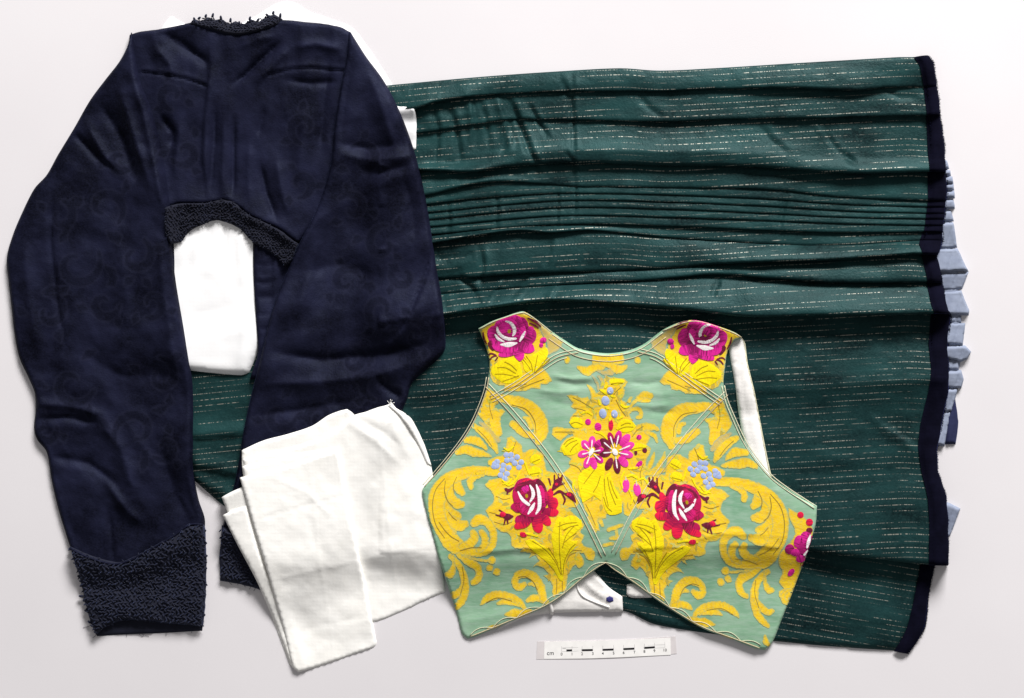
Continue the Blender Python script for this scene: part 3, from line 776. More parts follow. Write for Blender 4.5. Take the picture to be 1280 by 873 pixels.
def damask(x, y):
    a = np.zeros(x.shape)
    for pts, wd in SCR:
        x0, y0 = pts.min(0) - 8; x1, y1 = pts.max(0) + 8
        m = (x > x0) & (x < x1) & (y > y0) & (y < y1)
        if not m.any(): continue
        d, s, t = seg_dist(x[m], y[m], pts)
        wv = np.interp(t, np.linspace(0, 1, len(wd)), wd)
        a[m] = np.maximum(a[m], np.clip((wv - d) / 3.2 + 0.5, 0, 1))
    return a
DA = {'damask': damask}
uvpx = None
# right front, only its edge strip shows right of the pad
def front_h(x, y):
    h = 0.8 * fbm(x, y, 20, 13)
    for yy in (330, 347, 352, 368, 372, 392, 410): h = h + ridge(x, y, [(318, yy), (330, yy + 2), (342, yy - 1)], 2.2, 1.6 if yy % 2 else -1.6)
    return h + fold(x, y, [(343, 300), (344, 360), (345, 430)], 3, 2, 2)
sheet('front_edge', [(316, 290), (340, 290), (380, 320), (380, 470), (312, 474), (322, 440), (320, 400), (317, 360), (316, 330)], M['damask'], jacket, 3, 3, 3, front_h, attrs=DA)
sheet('front_edge', [(150, 290), (216, 296), (217, 330), (215, 440), (170, 450), (140, 380)], M['damask'], jacket, 5, 2, 3, None, attrs=DA)
# back / bodice
body_pts = [(160, 42), (175, 38), (200, 35), (222, 31), (240, 27), (262, 31), (280, 35), (297, 38), (315, 35), (335, 29), (350, 24), (375, 26), (405, 29), (425, 33), (438, 40), (445, 70), (432, 130), (425, 200), (405, 260), (372, 306), (346, 287), (322, 276), (309, 269), (293, 257), (278, 252), (258, 255), (223, 256), (205, 262), (180, 230), (165, 150), (158, 90)]
def body_h(x, y):
    h = 1.7 * (0.5 - np.abs(fbm(x, y, 44, 201, 2, 1.4, 2.6)) * 2.2) + 2.2 * fbm(x, y, 55, 23, 3, 1.35, 1.8) + 0.7 * fbm(x, y, 16, 27, 2, 1.4, 2)
    for pts, w_, a_ in [([(205, 42), (225, 55), (250, 72), (262, 82)], 7, -5), ([(350, 52), (330, 70), (305, 94), (292, 104)], 4.5, -5), ([(362, 60), (340, 82), (318, 104)], 7, 3.0),
                        ([(268, 130), (266, 180), (262, 240)], 4, -3), ([(292, 145), (291, 190), (290, 245)], 3.5, -3.5), ([(330, 135), (325, 155), (322, 170)], 4, -2.5),
                        ([(280, 150), (279, 200), (277, 245)], 5, 2.0), ([(312, 180), (310, 220), (312, 250)], 7, 2.5), ([(325, 205), (332, 240), (345, 275)], 5, -4), ([(345, 200), (352, 240), (362, 270)], 10, 4),
                        ([(200, 145), (215, 165), (212, 185)], 6, -3.5), ([(225, 150), (222, 180), (218, 220)], 6, 2.5), ([(195, 60), (212, 80), (215, 95)], 8, 3), ([(360, 100), (390, 104), (420, 102)], 5, -3),
                        ([(370, 60), (395, 55), (425, 62)], 8, 3.5), ([(300, 60), (320, 50), (345, 45)], 6, 2), ([(380, 130), (378, 180), (372, 230)], 14, 4), ([(412, 80), (405, 120), (400, 190)], 7, -3)]:
        h = h + ridge(x, y, pts, w_ * 0.85, a_ * 1.5)
    h = h + fold(x, y, [(262, 250), (255, 200), (257, 150), (263, 100), (262, 60)][::-1], 9, 3, 4.5)
    # shoulder seams
    for pts in ([(178, 90), (200, 93), (230, 98), (257, 107)], [(335, 94), (360, 87), (390, 85), (432, 89)], [(262, 36), (285, 42), (300, 43), (325, 38), (345, 30)]):
        d, s, t = seg_dist(x, y, pts)
        h = h - 2.2 * np.exp(-(d / 1.5) ** 2) + 1.0 * np.exp(-((s + 4) / 3.5) ** 2)
    return h
_, body_zf = sheet('bodice', body_pts, M['damask'], jacket, 2.4, 7, 6, body_h, r=14, attrs=DA, rough_edge=0.4)
# sleeves
sl_pts = [(163, 40), (158, 58), (148, 76), (130, 98), (110, 125), (90, 160), (70, 193), (56, 218), (40, 236), (24, 268), (13, 295), (6, 322), (8, 350), (12, 385), (16, 420), (22, 448), (33, 472), (41, 492), (42, 515), (40, 535), (44, 550), (56, 566), (62, 600), (70, 635), (80, 668), (90, 700), (130, 712), (170, 708), (215, 690), (253, 672), (254, 650), (246, 625), (240, 590), (240, 540), (239, 480), (232, 430), (224, 385), (217, 340), (214, 290), (211, 250), (205, 210), (197, 170), (186, 132), (173, 98), (167, 65)]
def slL_h(x, y):
    h = 1.7 * (0.5 - np.abs(fbm(x, y, 50, 203, 2, 0.9, 2.6)) * 2.2) + 3.0 * fbm(x, y, 70, 43, 3, 1.9, 1.5) + 1.8 * fbm(x, y, 24, 47, 3, 0.5, 1.6)
    for pts, w_, a_ in [([(64, 240), (62, 300), (70, 380), (80, 430)], 3, -2.4), ([(165, 95), (180, 140), (195, 210), (205, 260)], 7, 3.5), ([(125, 130), (150, 170), (172, 230)], 10, -5), ([(110, 160), (130, 195), (150, 215)], 6, 3.5), ([(90, 165), (118, 195), (140, 210)], 5, -3.5),
                        ([(150, 110), (165, 160), (190, 235)], 8, 4), ([(45, 525), (80, 522), (120, 528)], 5, -3.5), ([(45, 505), (90, 508), (130, 520)], 7, 3.5), ([(120, 520), (150, 560), (170, 620)], 12, 4.5), ([(60, 570), (110, 580), (150, 610)], 8, -3.5),
                        ([(130, 600), (160, 640), (178, 655)], 8, 4), ([(135, 640), (138, 670), (140, 700)], 3, -2.2), ([(200, 560), (215, 610), (235, 650)], 10, -3), ([(150, 300), (160, 380), (150, 460)], 22, 4), ([(100, 440), (150, 470), (220, 470)], 14, -3),
                        ([(30, 300), (36, 380), (50, 450)], 10, 3), ([(200, 300), (208, 380), (222, 470)], 8, 2.5)]:
        h = h + ridge(x, y, pts, w_ * 0.85, a_ * 1.45)
    return h
_, slL_zf = sheet('sleeve', sl_pts, M['damask'], jacket, 2.6, 9, 7, slL_h, r=14, attrs=DA)
sr_pts = [(437, 39), (447, 55), (458, 72), (476, 96), (491, 122), (506, 156), (520, 198), (532, 250), (540, 300), (546, 340), (553, 380), (556, 412), (556, 436), (548, 448), (530, 464), (514, 480), (508, 500), (480, 560), (430, 630), (400, 690), (360, 700), (310, 676), (277, 660), (286, 630), (296, 590), (303, 545), (312, 500), (320, 470), (330, 430), (338, 395), (346, 370), (358, 340), (372, 308), (388, 278), (402, 245), (414, 200), (418, 160), (426, 110), (433, 75)]
def slR_h(x, y):
    h = 1.7 * (0.5 - np.abs(fbm(x, y, 50, 205, 2, 2.5, 2.6)) * 2.2) + 3.0 * fbm(x, y, 75, 53, 3, 1.2, 1.5) + 1.7 * fbm(x, y, 24, 57, 3, 2.4, 1.6)
    for pts, w_, a_ in [([(440, 60), (432, 110), (425, 170)], 7, -3.5), ([(425, 180), (460, 186), (500, 182)], 8, -3.5), ([(430, 195), (470, 202), (520, 196)], 9, 3.5), ([(450, 215), (480, 216), (510, 208)], 6, -2.6),
                        ([(380, 340), (420, 330), (470, 345)], 14, -3.5), ([(340, 440), (400, 450), (470, 445), (530, 432)], 10, -5), ([(330, 480), (400, 478), (470, 470), (520, 452)], 12, 5), ([(320, 520), (380, 512), (450, 500)], 8, -3),
                        ([(470, 470), (490, 490), (505, 500)], 6, -4), ([(460, 90), (480, 140), (495, 190)], 10, 3), ([(505, 220), (515, 260), (520, 300)], 8, -2.5), ([(400, 300), (385, 350), (370, 400)], 12, 3)]:
        h = h + ridge(x, y, pts, w_ * 0.85, a_ * 1.45)
    d, s, t = seg_dist(x, y, [(541, 312), (535, 335), (522, 370), (508, 404), (490, 425)])
    h = h - 2.8 * np.exp(-(d / 1.8) ** 2) * np.clip(3 * (1 - t), 0, 1) + 1.5 * np.exp(-((s + 5) / 5) ** 2) * (s < 0)
    return h
_, slR_zf = sheet('sleeve', sr_pts, M['damask'], jacket, 2.6, 9, 7, slR_h, r=14, attrs=DA)

# crochet trim: a backing strip with worked loops on it
def crochet(name, poly, zf, sp, rad, tube, parent, jitter=0.35, ang0=0.0, seed=1, mk='navy_trim'):
    """worked surface: rows of slanted leaf-shaped stitches, every other row slanting back"""
    r = np.random.default_rng(seed)
    P = np.asarray(poly, float)
    x0, y0 = P.min(0); x1, y1 = P.max(0)
    ax, ay = np.meshgrid(np.arange(x0 - sp, x1 + sp, sp), np.arange(y0 - sp, y1 + sp, sp * 0.8))
    row = np.repeat(np.arange(ax.shape[0])[:, None], ax.shape[1], 1)
    ax = ax + (row % 2) * sp * 0.5
    ay = ay + 2.2 * fbm(ax, ay, 26, seed + 3, 2); ax = ax + 2.2 * fbm(ax, ay, 26, seed + 6, 2)
    ax = ax.ravel() + r.normal(0, sp * 0.12, ax.size); ay = ay.ravel() + r.normal(0, sp * 0.12, ay.size); row = row.ravel()
    m = inside(ax, ay, P); ax = ax[m]; ay = ay[m]; row = row[m]
    items = []
    z = zf(ax, ay)
    for x, y, zz, q in zip(ax, ay, z, row):
        a = ang0 + (0.7 if q % 2 else -0.7) + r.normal(0, 0.35); L_ = rad * (1.0 + 0.5 * r.random())
        t = np.linspace(-1, 1, 5); bend = r.normal(0, 0.5)
        ca, sa = math.cos(a), math.sin(a)
        u_ = t * L_; v_ = bend * (1 - t * t)
        pts = np.stack([x + ca * u_ - sa * v_, y + sa * u_ + ca * v_, zz + 0.35 + 0.55 * (1 - t * t) + 0.25 * r.random()], -1)
        items.append((pts, tube * (0.8 + 0.4 * r.random()) * np.array([0.5, 1.1, 1.3, 1.1, 0.5])))
    o = tubes(name, items, M[mk], parent, 5)
    o['kind'] = 'stuff'
    return o
band_pts = [(208, 260), (223, 255), (258, 254), (278, 250), (293, 254), (309, 268), (346, 286), (372, 305), (366, 322), (356, 333), (344, 320), (325, 308), (313, 300), (301, 287), (286, 279), (270, 275), (252, 281), (240, 286), (233, 292), (226, 302), (214, 305), (208, 290)]
_, band_zf = sheet('hem_braid', band_pts, M['navy_braid'], jacket, 2.2, 3.5, 3, lambda x, y: 1.2 * fbm(x, y, 5, 9, 2), r=5, rough_edge=1.0)
crochet('braid_loops', smooth_line(band_pts, 4, True), band_zf, 3.8, 1.7, 0.62, jacket, seed=4, mk='navy_braid')
coll_pts = [(236, 29), (243, 23), (250, 26), (258, 20), (266, 24), (275, 22), (285, 29), (293, 25), (303, 30), (313, 23), (322, 27), (332, 20), (342, 17), (352, 23), (345, 31), (325, 38), (300, 43), (285, 42), (262, 36)]
_, coll_zf = sheet('collar_trim', coll_pts, M['navy_braid'], jacket, 2.0, 3.0, 3, lambda x, y: 1.0 * fbm(x, y, 5, 19, 2), r=5)
crochet('collar_loops', smooth_line([(238, 27), (258, 21), (275, 24), (295, 28), (315, 25), (340, 18), (352, 24), (335, 33), (300, 40), (262, 34)], 4, True), coll_zf, 3.6, 1.7, 0.65, jacket, seed=6, mk='navy_braid')
def picots(name, pts, r, tube, parent, zb, seed=2):
    """worked knobs standing out from an edge"""
    g = np.random.default_rng(seed); items = []
    for (x, y, a) in pts:
        rr = r * (0.75 + 0.55 * g.random()); a = a + g.normal(0, 0.3)
        ca, sa = math.cos(a), math.sin(a)
        t = np.linspace(0, 1, 6); d_ = -rr * 1.6 + rr * 1.9 * t; b_ = g.normal(0, 0.8) * t * t
        items.append((np.stack([x + ca * d_ - sa * b_, y + sa * d_ + ca * b_, zb + 0.8 * np.sin(np.pi * t)], -1), tube * np.array([1.9, 1.9, 1.8, 1.8, 1.5, 0.9])))
    return tubes(name, items, M['navy_trim'], parent, 6)
up = -math.pi / 2
o = picots('collar_picot', [(242, 22, up), (249, 21, up), (257, 18, up), (266, 17, up), (275, 20, up), (288, 23, up), (298, 27, up), (312, 21, up), (322, 23, up), (333, 17, up), (341, 14, up), (350, 17, up)], 2.4, 0.85, jacket, 8)
o['kind'] = 'stuff'

# left cuff: lower (inner) side of the opening, then the crochet cuff over it
sheet('cuff_lining', [(108, 755), (180, 752), (252, 752), (251, 790), (200, 793), (150, 795), (119, 797)], M['navy_trim'], jacket, 3, 2.5, 3, lambda x, y: 0.6 * fbm(x, y, 10, 5), r=6, base=np.zeros_like(HM))
cuffL = [(87, 684), (110, 694), (140, 703), (155, 702), (180, 690), (215, 670), (236, 655), (254, 657), (256, 690), (256, 730), (254, 765), (252, 784), (215, 781), (180, 777), (150, 777), (132, 784), (118, 795), (111, 778), (104, 752), (97, 722)]
_, cuffL_zf = sheet('cuff', cuffL, M['navy_trim'], jacket, 2.6, 7, 6, lambda x, y: 1.5 * fbm(x, y, 6, 25, 2) + 1.5 * fbm(x, y, 30, 26, 2), r=10, rough_edge=0.8)
crochet('cuff_loops', smooth_line(cuffL, 4, True), cuffL_zf, 5.0, 2.2, 0.85, jacket, seed=8)
cord('cuff_seam', [(88, 686), (112, 697), (140, 705), (157, 703), (182, 691), (216, 671), (238, 656), (254, 656)], lambda x, y: cuffL_zf(x, y), 1.5, M['damask'], jacket, lift=1.2)
lf = math.pi
o = picots('cuff_picot', [(85, 688, lf), (91, 700, lf), (93, 706, lf), (96, 721, lf), (99, 733, lf), (98, 746, lf), (103, 752, lf), (105, 764, lf), (109, 779, lf)], 2.4, 0.9, jacket, 5, 3)
o['kind'] = 'stuff'
o = picots('cuff_picot', [(256, 664, 0), (257, 680, 0), (257, 696, 0.1), (257, 712, 0), (256, 728, 0), (256, 745, 0), (255, 770, 0)], 1.6, 1.0, jacket, 5, 5)
o['kind'] = 'stuff'
g = np.random.default_rng(12); hairs = []
for (x, y) in [(156, 795), (172, 796), (176, 796), (178, 797), (206, 794), (238, 791), (111, 785), (118, 797)]:
    n = 5; t = np.linspace(0, 1, n)
    hairs.append((np.stack([x + g.normal(0, 2.5) * t ** 2 * 2, y - 2 + t * (2.5 + 3 * g.random()), 1.6 - t], -1), 0.22))
tubes('loose_thread', hairs, M['navy_trim'], jacket, 4)['kind'] = 'stuff'
# right cuff, mostly below the white cloth
cuffR = [(277, 658), (310, 674), (360, 698), (395, 692), (380, 730), (350, 744), (322, 738), (300, 732), (274, 727), (273, 700)]
_, cuffR_zf = sheet('cuff', cuffR, M['navy_trim'], jacket, 2.6, 6, 5, lambda x, y: 1.4 * fbm(x, y, 6, 35, 2), r=10, rough_edge=0.8)
crochet('cuff_loops', [(276, 660), (330, 684), (340, 736), (300, 728), (276, 722)], cuffR_zf, 5.0, 2.3, 0.9, jacket, seed=9)
hairs = []
for (x, y) in [(285, 730), (296, 732), (303, 733), (312, 736), (318, 738)]:
    t = np.linspace(0, 1, 5)
    hairs.append((np.stack([x + g.normal(0, 2) * t ** 2 * 2, y - 2 + t * (2.5 + 2 * g.random()), 1.6 - t], -1), 0.22))
tubes('loose_thread', hairs, M['navy_trim'], jacket, 4)['kind'] = 'stuff'

# ------------------------------------------------------------------ folded white cloth
kerchief = thing('folded_cloth', 'ivory white folded cloth lying over the right jacket sleeve', 'cloth', 420, 690)
def ivory(seed, extra=(), amp=1.2):
    amp = amp * 0.7
    def f(x, y):
        h = amp * fbm(x, y, 50, seed, 3, 0.6, 1.4) + 0.5 * fbm(x, y, 14, seed + 3, 3)
        for pts, w_, a_ in extra: h = h + ridge(x, y, pts, w_, a_ * 0.6)
        return h
    return f
A0 = [(303, 563), (330, 551), (360, 543), (390, 533), (410, 520), (425, 514), (434, 512), (442, 518), (446, 530), (440, 600), (420, 700), (345, 690), (315, 640), (304, 590)]
sheet('under_layer', A0, M['ivory_silk'], kerchief, 3, 1.4, 1.6, ivory(81), r=14)
A1 = [(305, 574), (330, 567), (360, 561), (392, 551), (415, 541), (428, 532), (438, 522), (444, 519), (455, 516), (472, 510), (486, 506), (489, 503), (494, 509), (500, 516), (512, 522), (520, 535), (530, 556), (538, 580), (544, 616), (549, 670), (552, 705), (556, 741), (535, 750), (505, 764), (470, 778), (420, 785), (380, 760), (340, 690), (312, 620)]
sheet('wide_layer', A1, M['ivory_silk'], kerchief, 2.8, 1.6, 1.8, ivory(83, [([(455, 700), (500, 688), (548, 682)], 1.6, 0.8), ([(470, 515), (480, 600), (490, 700), (500, 762)], 1.6, 0.7), ([(440, 530), (470, 550), (500, 580)], 6, 2.4), ([(490, 515), (495, 545), (515, 575)], 7, 2.4), ([(450, 525), (480, 540), (505, 560)], 5, -2), ([(480, 610), (470, 650), (480, 690)], 16, -2.0), ([(500, 600), (520, 640), (520, 700)], 14, 2.0), ([(450, 700), (500, 690), (545, 690)], 12, 1.8)], 1.6), r=14, rough_edge=0.3)
sheet('corner_fold', [(489, 504), (495, 510), (508, 519), (519, 533), (530, 556), (539, 582), (534, 580), (524, 558), (512, 536), (500, 520), (487, 508)], M['ivory_silk'], kerchief, 2.0, 1.1, 1.4, None, r=5)
B1 = [(277, 622), (290, 615), (306, 608), (320, 660), (345, 750), (369, 836), (361, 833), (345, 790), (318, 720), (295, 665)]
sheet('side_layer', B1, M['ivory_silk'], kerchief, 3.0, 1.5, 1.6, ivory(85, amp=.6), r=10)
B2 = [(279, 644), (294, 637), (309, 632), (325, 690), (350, 765), (373, 839), (364, 836), (346, 786), (320, 725), (297, 680)]
sheet('side_layer', B2, M['ivory_silk'], kerchief, 3.0, 1.5, 1.6, ivory(87, amp=.6), r=10)
C0 = [(304, 583), (330, 577), (380, 566), (421, 560), (432, 610), (438, 660), (380, 700), (335, 700), (315, 640)]
sheet('strip_layer', C0, M['ivory_silk'], kerchief, 3.0, 1.5, 1.6, ivory(88, amp=.6), r=10)
C1 = [(301, 597), (340, 588), (385, 574), (424, 561), (429, 590), (434, 620), (441, 660), (455, 730), (470, 806), (466, 811), (440, 820), (400, 834), (372, 842), (366, 836), (352, 780), (331, 700), (315, 645)]
sheet('strip_layer', C1, M['ivory_silk'], kerchief, 2.6, 1.7, 1.8, ivory(89, [([(318, 650), (380, 632), (436, 618)], 1.6, -0.7), ([(338, 725), (395, 712), (452, 700)], 1.6, 0.7), ([(385, 565), (395, 640), (400, 700), (418, 830)], 1.5, 0.6), ([(350, 600), (385, 615), (420, 650)], 3, 1.1), ([(385, 640), (395, 680), (420, 700)], 8, -1.3), ([(340, 700), (390, 710), (440, 700)], 10, 1.2), ([(370, 790), (420, 780), (465, 770)], 7, -1.2), ([(360, 770), (375, 820), (380, 835)], 5, 1.0)], 1.0), r=10)
t = np.linspace(0, 1, 6)
hairs = [(np.stack([488 + a * t, 505 - b_ * t, 26 + 2 * t], -1), 0.35) for a, b_ in ((3, 5), (-3, 4), (6, 2), (1, 6))]
tubes('frayed_thread', hairs, M['ivory_silk'], kerchief, 4)['kind'] = 'stuff'

# ------------------------------------------------------------------ vest
vest = thing('vest', 'sleeveless green and gold brocade vest embroidered with pink roses', 'vest', 770, 610)
# back of the vest: white lining at the right armhole, white tapes below
strap = [(911, 432), (917, 424), (925, 420), (930, 428), (933, 452), (940, 482), (947, 515), (955, 560), (964, 600), (980, 618), (955, 615), (940, 580), (929, 545), (923, 510), (919, 480), (914, 452)]
sheet('back_lining', strap, M['lining_white'], vest, 3, 3.0, 4, lambda x, y: 0.9 * fbm(x, y, 14, 91, 2) + ridge(x, y, [(930, 470), (938, 520), (948, 570)], 4, 1.4) - 1.4 * np.exp(-((y - 455 - 0.2 * (x - 920)) / 1.2) ** 2), r=8)
cord('lining_edge', [(926, 421), (931, 430), (934, 455), (941, 485), (948, 518), (956, 560), (964, 598)], lambda x, y: sample(HM, x, y), 0.9, M['cord'], vest, lift=0.2)
tape = [(620, 790), (650, 762), (690, 742), (730, 712), (742, 714), (750, 723), (762, 736), (778, 747), (779, 766), (745, 766), (710, 767), (690, 768), (655, 774)]
sheet('waist_lining', tape, M['lining_white'], vest, 3, 3.0, 4, lambda x, y: 1.0 * fbm(x, y, 16, 95, 2) + ridge(x, y, [(720, 725), (735, 745), (765, 760)], 5, -2.0) + ridge(x, y, [(725, 715), (738, 735), (760, 752)], 3, 1.6), r=8)
cord('lining_seam', [(721, 727), (723, 738), (730, 747), (745, 754), (762, 760)], lambda x, y: sample(HM, x, y), 1.3, M['lining_white'], vest, lift=0.5)
cord('tape_knot', [(687, 752), (689, 760), (690, 769)], lambda x, y: sample(HM, x, y), 2.4, M['lining_white'], vest, lift=1.0)
sheet('tape_end', [(784, 732), (792, 731), (815, 740), (815, 748), (790, 748), (784, 744)], M['lining_white'], vest, 2.5, 2.5, 3, None, r=4)
sheet('ink_spot', [(758, 748), (762, 746), (766, 748), (767, 752), (762, 754), (758, 752)], M['ink_blue'], vest, 1.5, 0.3, 1, None, r=3, rough_edge=0.6, update=False)

V_OUT = [(598, 411), (615, 402), (632, 396), (645, 391.5), (655, 390), (667, 397), (690, 415), (706, 426), (723, 436), (745, 441), (765, 442), (788, 438), (806, 430), (830, 412), (850, 403), (865, 400.5), (880, 403), (905, 411), (918, 416), (927, 422), (917, 426), (909, 440), (906, 460), (904, 480), (908, 500), (918, 525), (930, 552), (945, 575), (964, 597), (985, 612), (1002, 622), (1020, 632), (1018, 655), (1011, 680), (1003, 708), (992, 740), (978, 775), (966, 805), (957, 814), (945, 812), (915, 800), (880, 787), (850, 770), (820, 750), (790, 728), (768, 713), (757, 704), (745, 712), (725, 727), (705, 744), (682, 759), (655, 771), (620, 786), (595, 797), (584, 800), (577, 793), (570, 766), (557, 725), (548, 695), (540, 665), (533, 640), (528, 615), (532, 607), (545, 593), (560, 575), (577, 553), (590, 532), (600, 510), (607, 490), (610, 475), (612, 455), (608, 435), (602, 420)]
# mirror of the left half on to the right half, fitted to pairs seen in the photograph
pairs = [((667, 632), (852, 640)), ((537, 625), (977, 648)), ((566, 763), (971, 787)), ((601, 757), (920, 767)), ((641, 727), (877, 736)), ((640, 578), (875, 590)), ((655, 505), (858, 509)), ((757, 695), (760, 695)), ((698, 722), (822, 727))]
Am = np.array([(a[0], a[1], 1) for a, _ in pairs]); Bm = np.array([b_ for _, b_ in pairs])
MX, *_ = np.linalg.lstsq(Am, Bm, rcond=None)
def mir(p):
    p = np.asarray(p, float)
    if p[:, 1].mean() < 492 and p[:, 0].mean() < 705:      # shoulder: its own mirror, turned a little
        dx = -(p[:, 0] - 637); dy = p[:, 1] - 425; a_ = 0.06
        A = np.stack([880 + dx * math.cos(a_) - dy * math.sin(a_), 429 + dx * math.sin(a_) + dy * math.cos(a_)], -1)
    else: A = np.stack([p[:, 0], p[:, 1], np.ones(len(p))], -1) @ MX
    return np.concatenate([A, p[:, 2:]], 1) if p.shape[1] > 2 else A
seamL = [(611, 480), (640, 511), (665, 541), (690, 573), (715, 612), (738, 655), (757, 694)]
seamLs = [(612, 496), (640, 480), (668, 461), (696, 443), (722, 437)]
seamR = [(905, 490), (880, 516), (850, 551), (816, 596), (788, 642), (764, 690)]
seamRs = [(904, 500), (878, 482), (850, 462), (822, 443), (798, 436)]
def vest_h(x, y):
    h = 1.3 * fbm(x, y, 70, 101, 2) + 0.45 * fbm(x, y, 22, 103, 2)
    for sm in (seamL, seamLs, seamR, seamRs):
        d, s, t = seg_dist(x, y, sm)
        h = h + 0.9 * np.exp(-(d / 5) ** 2) - 0.7 * np.exp(-(d / 2.6) ** 2)
    for pts, w_, a_ in [([(690, 470), (715, 474), (742, 473)], 3, 1.8), ([(695, 477), (720, 481), (745, 480)], 4, -1.6), ([(672, 488), (700, 491), (725, 489)], 3.5, 1.4), ([(680, 500), (705, 505), (722, 508)], 6, -1.2),
                        ([(785, 478), (810, 480), (830, 476)], 4, -1.6), ([(790, 505), (815, 508), (838, 506)], 4, 1.5), ([(800, 490), (825, 494), (845, 492)], 5, 1.0), ([(810, 515), (830, 517), (845, 515)], 4, -1.5),
                        ([(600, 690), (640, 686), (690, 684)], 3, 1.3), ([(600, 697), (640, 694), (700, 692)], 6, -1.2), ([(860, 676), (900, 666), (960, 668)], 3, 1.2), ([(575, 780), (620, 770), (650, 762)], 8, 1.2)]:
        h = h + ridge(x, y, pts, w_, a_)
    return h
_, vz = sheet('front', V_OUT, M['satin'], vest, 2.1, 3.2, 3.5, vest_h, r=16, sharp=50)
VP = smooth_line(V_OUT, 3, True, 50)

def clip_in(p, poly=VP, margin=0.4):
    """pull points that fall outside the vest back on to its edge"""
    p = np.asarray(p, float)
    ins = inside(p[:, 0], p[:, 1], poly)
    out = p.copy()
    A_ = poly; D_ = np.roll(poly, -1, 0) - poly; L2 = (D_ ** 2).sum(1) + 1e-9
    for i in np.where(~ins)[0]:
        t = np.clip(((p[i] - A_) * D_).sum(1) / L2, 0, 1); q = A_ + t[:, None] * D_
        out[i] = q[np.argmin(((p[i] - q) ** 2).sum(1))]
    return out
_zk = [0]
def patch(name, outline, mk, lift=0.5, dome=0.5, edge=1.6, axis=None, parent=vest, sp=2.4, grad=None):
    pl = np.asarray(outline, float)[:, :2]
    if mk in ('gold', 'gold2', 'gold_deep', 'gold_light', 'lemon_flat'):
        dome = 0.0; edge = 2.4; lift = 0.22 + lift * 0.12
        pl = smooth_line(pl, 1.5, True, 80)
        pl = pl + np.stack([fbm(pl[:, 0], pl[:, 1], 2.6, 3, 2), fbm(pl[:, 0], pl[:, 1], 2.6, 8, 2)], -1) * 0.9
    keep = [0]
    for i in range(1, len(pl)):
        if np.hypot(*(pl[i] - pl[keep[-1]])) > 0.45: keep.append(i)
    pl = clip_in(pl[keep])
    keep = [0]
    for i in range(1, len(pl)):
        if np.hypot(*(pl[i] - pl[keep[-1]])) > 0.3: keep.append(i)
    pl = pl[keep]
    if len(pl) < 3: return None
    if mk not in ('gold', 'gold2', 'gold_deep', 'gold_light', 'lemon_flat', 'olive'):
        lift = 0.34 + lift * 0.42; dome *= 0.55
    _zk[0] += 1
    lift = lift + (_zk[0] % 17) * (0.004 if mk in ('gold', 'gold2', 'gold_deep', 'gold_light', 'lemon_flat') else 0.011)
    v, f = fill(pl, sp)
    if not f: return None
    x, y = v[:, 0], v[:, 1]
    d = edge_dist(x, y, pl, edge * 1.1)
    q = np.clip(d / edge, 0, 1)
    z = vz(x, y) + lift + dome * np.sqrt(1 - (1 - q) ** 2)
    drop = vz(x, y) - 0.3
    vx, zz, fs = (v, z, f) if mk in ('gold', 'gold2', 'gold_deep', 'gold_light', 'lemon_flat', 'olive') else with_rim(v, z, f, drop, 0.0, True)
    c = pl.mean(0)
    if axis is None:
        u_, s_, vh = np.linalg.svd(pl - c); axis = math.atan2(vh[0, 1], vh[0, 0])
    ca, sa = math.cos(axis), math.sin(axis)
    rel = vx - c
    along = rel[:, 0] * ca + rel[:, 1] * sa; across = -rel[:, 0] * sa + rel[:, 1] * ca
    uv = np.stack([along + c[0] * 3, across], -1)
    if grad is None: gv = np.full(len(vx), 0.35)
    else:
        a = np.array(grad[0], float); b_ = np.array(grad[1], float); dd = b_ - a
        gv = np.clip(((vx - a) @ dd) / (dd @ dd + 1e-9), 0, 1)
    return make_obj(name, W(vx[:, 0], vx[:, 1], zz), fs, M[mk], parent, uv, {'grad': gv, 'rimd': np.concatenate([q, np.zeros(len(vx) - len(q))])})
def ell(cx, cy, rx, ry, rot=0, n=14):
    t = np.linspace(0, 2 * math.pi, n, endpoint=False); r = math.radians(rot)
    X = rx * np.cos(t); Y = ry * np.sin(t)
    return np.stack([cx + X * math.cos(r) - Y * math.sin(r), cy + X * math.sin(r) + Y * math.cos(r)], -1)
def both(fn):
    fn(lambda p: np.asarray(p, float)); fn(mir)

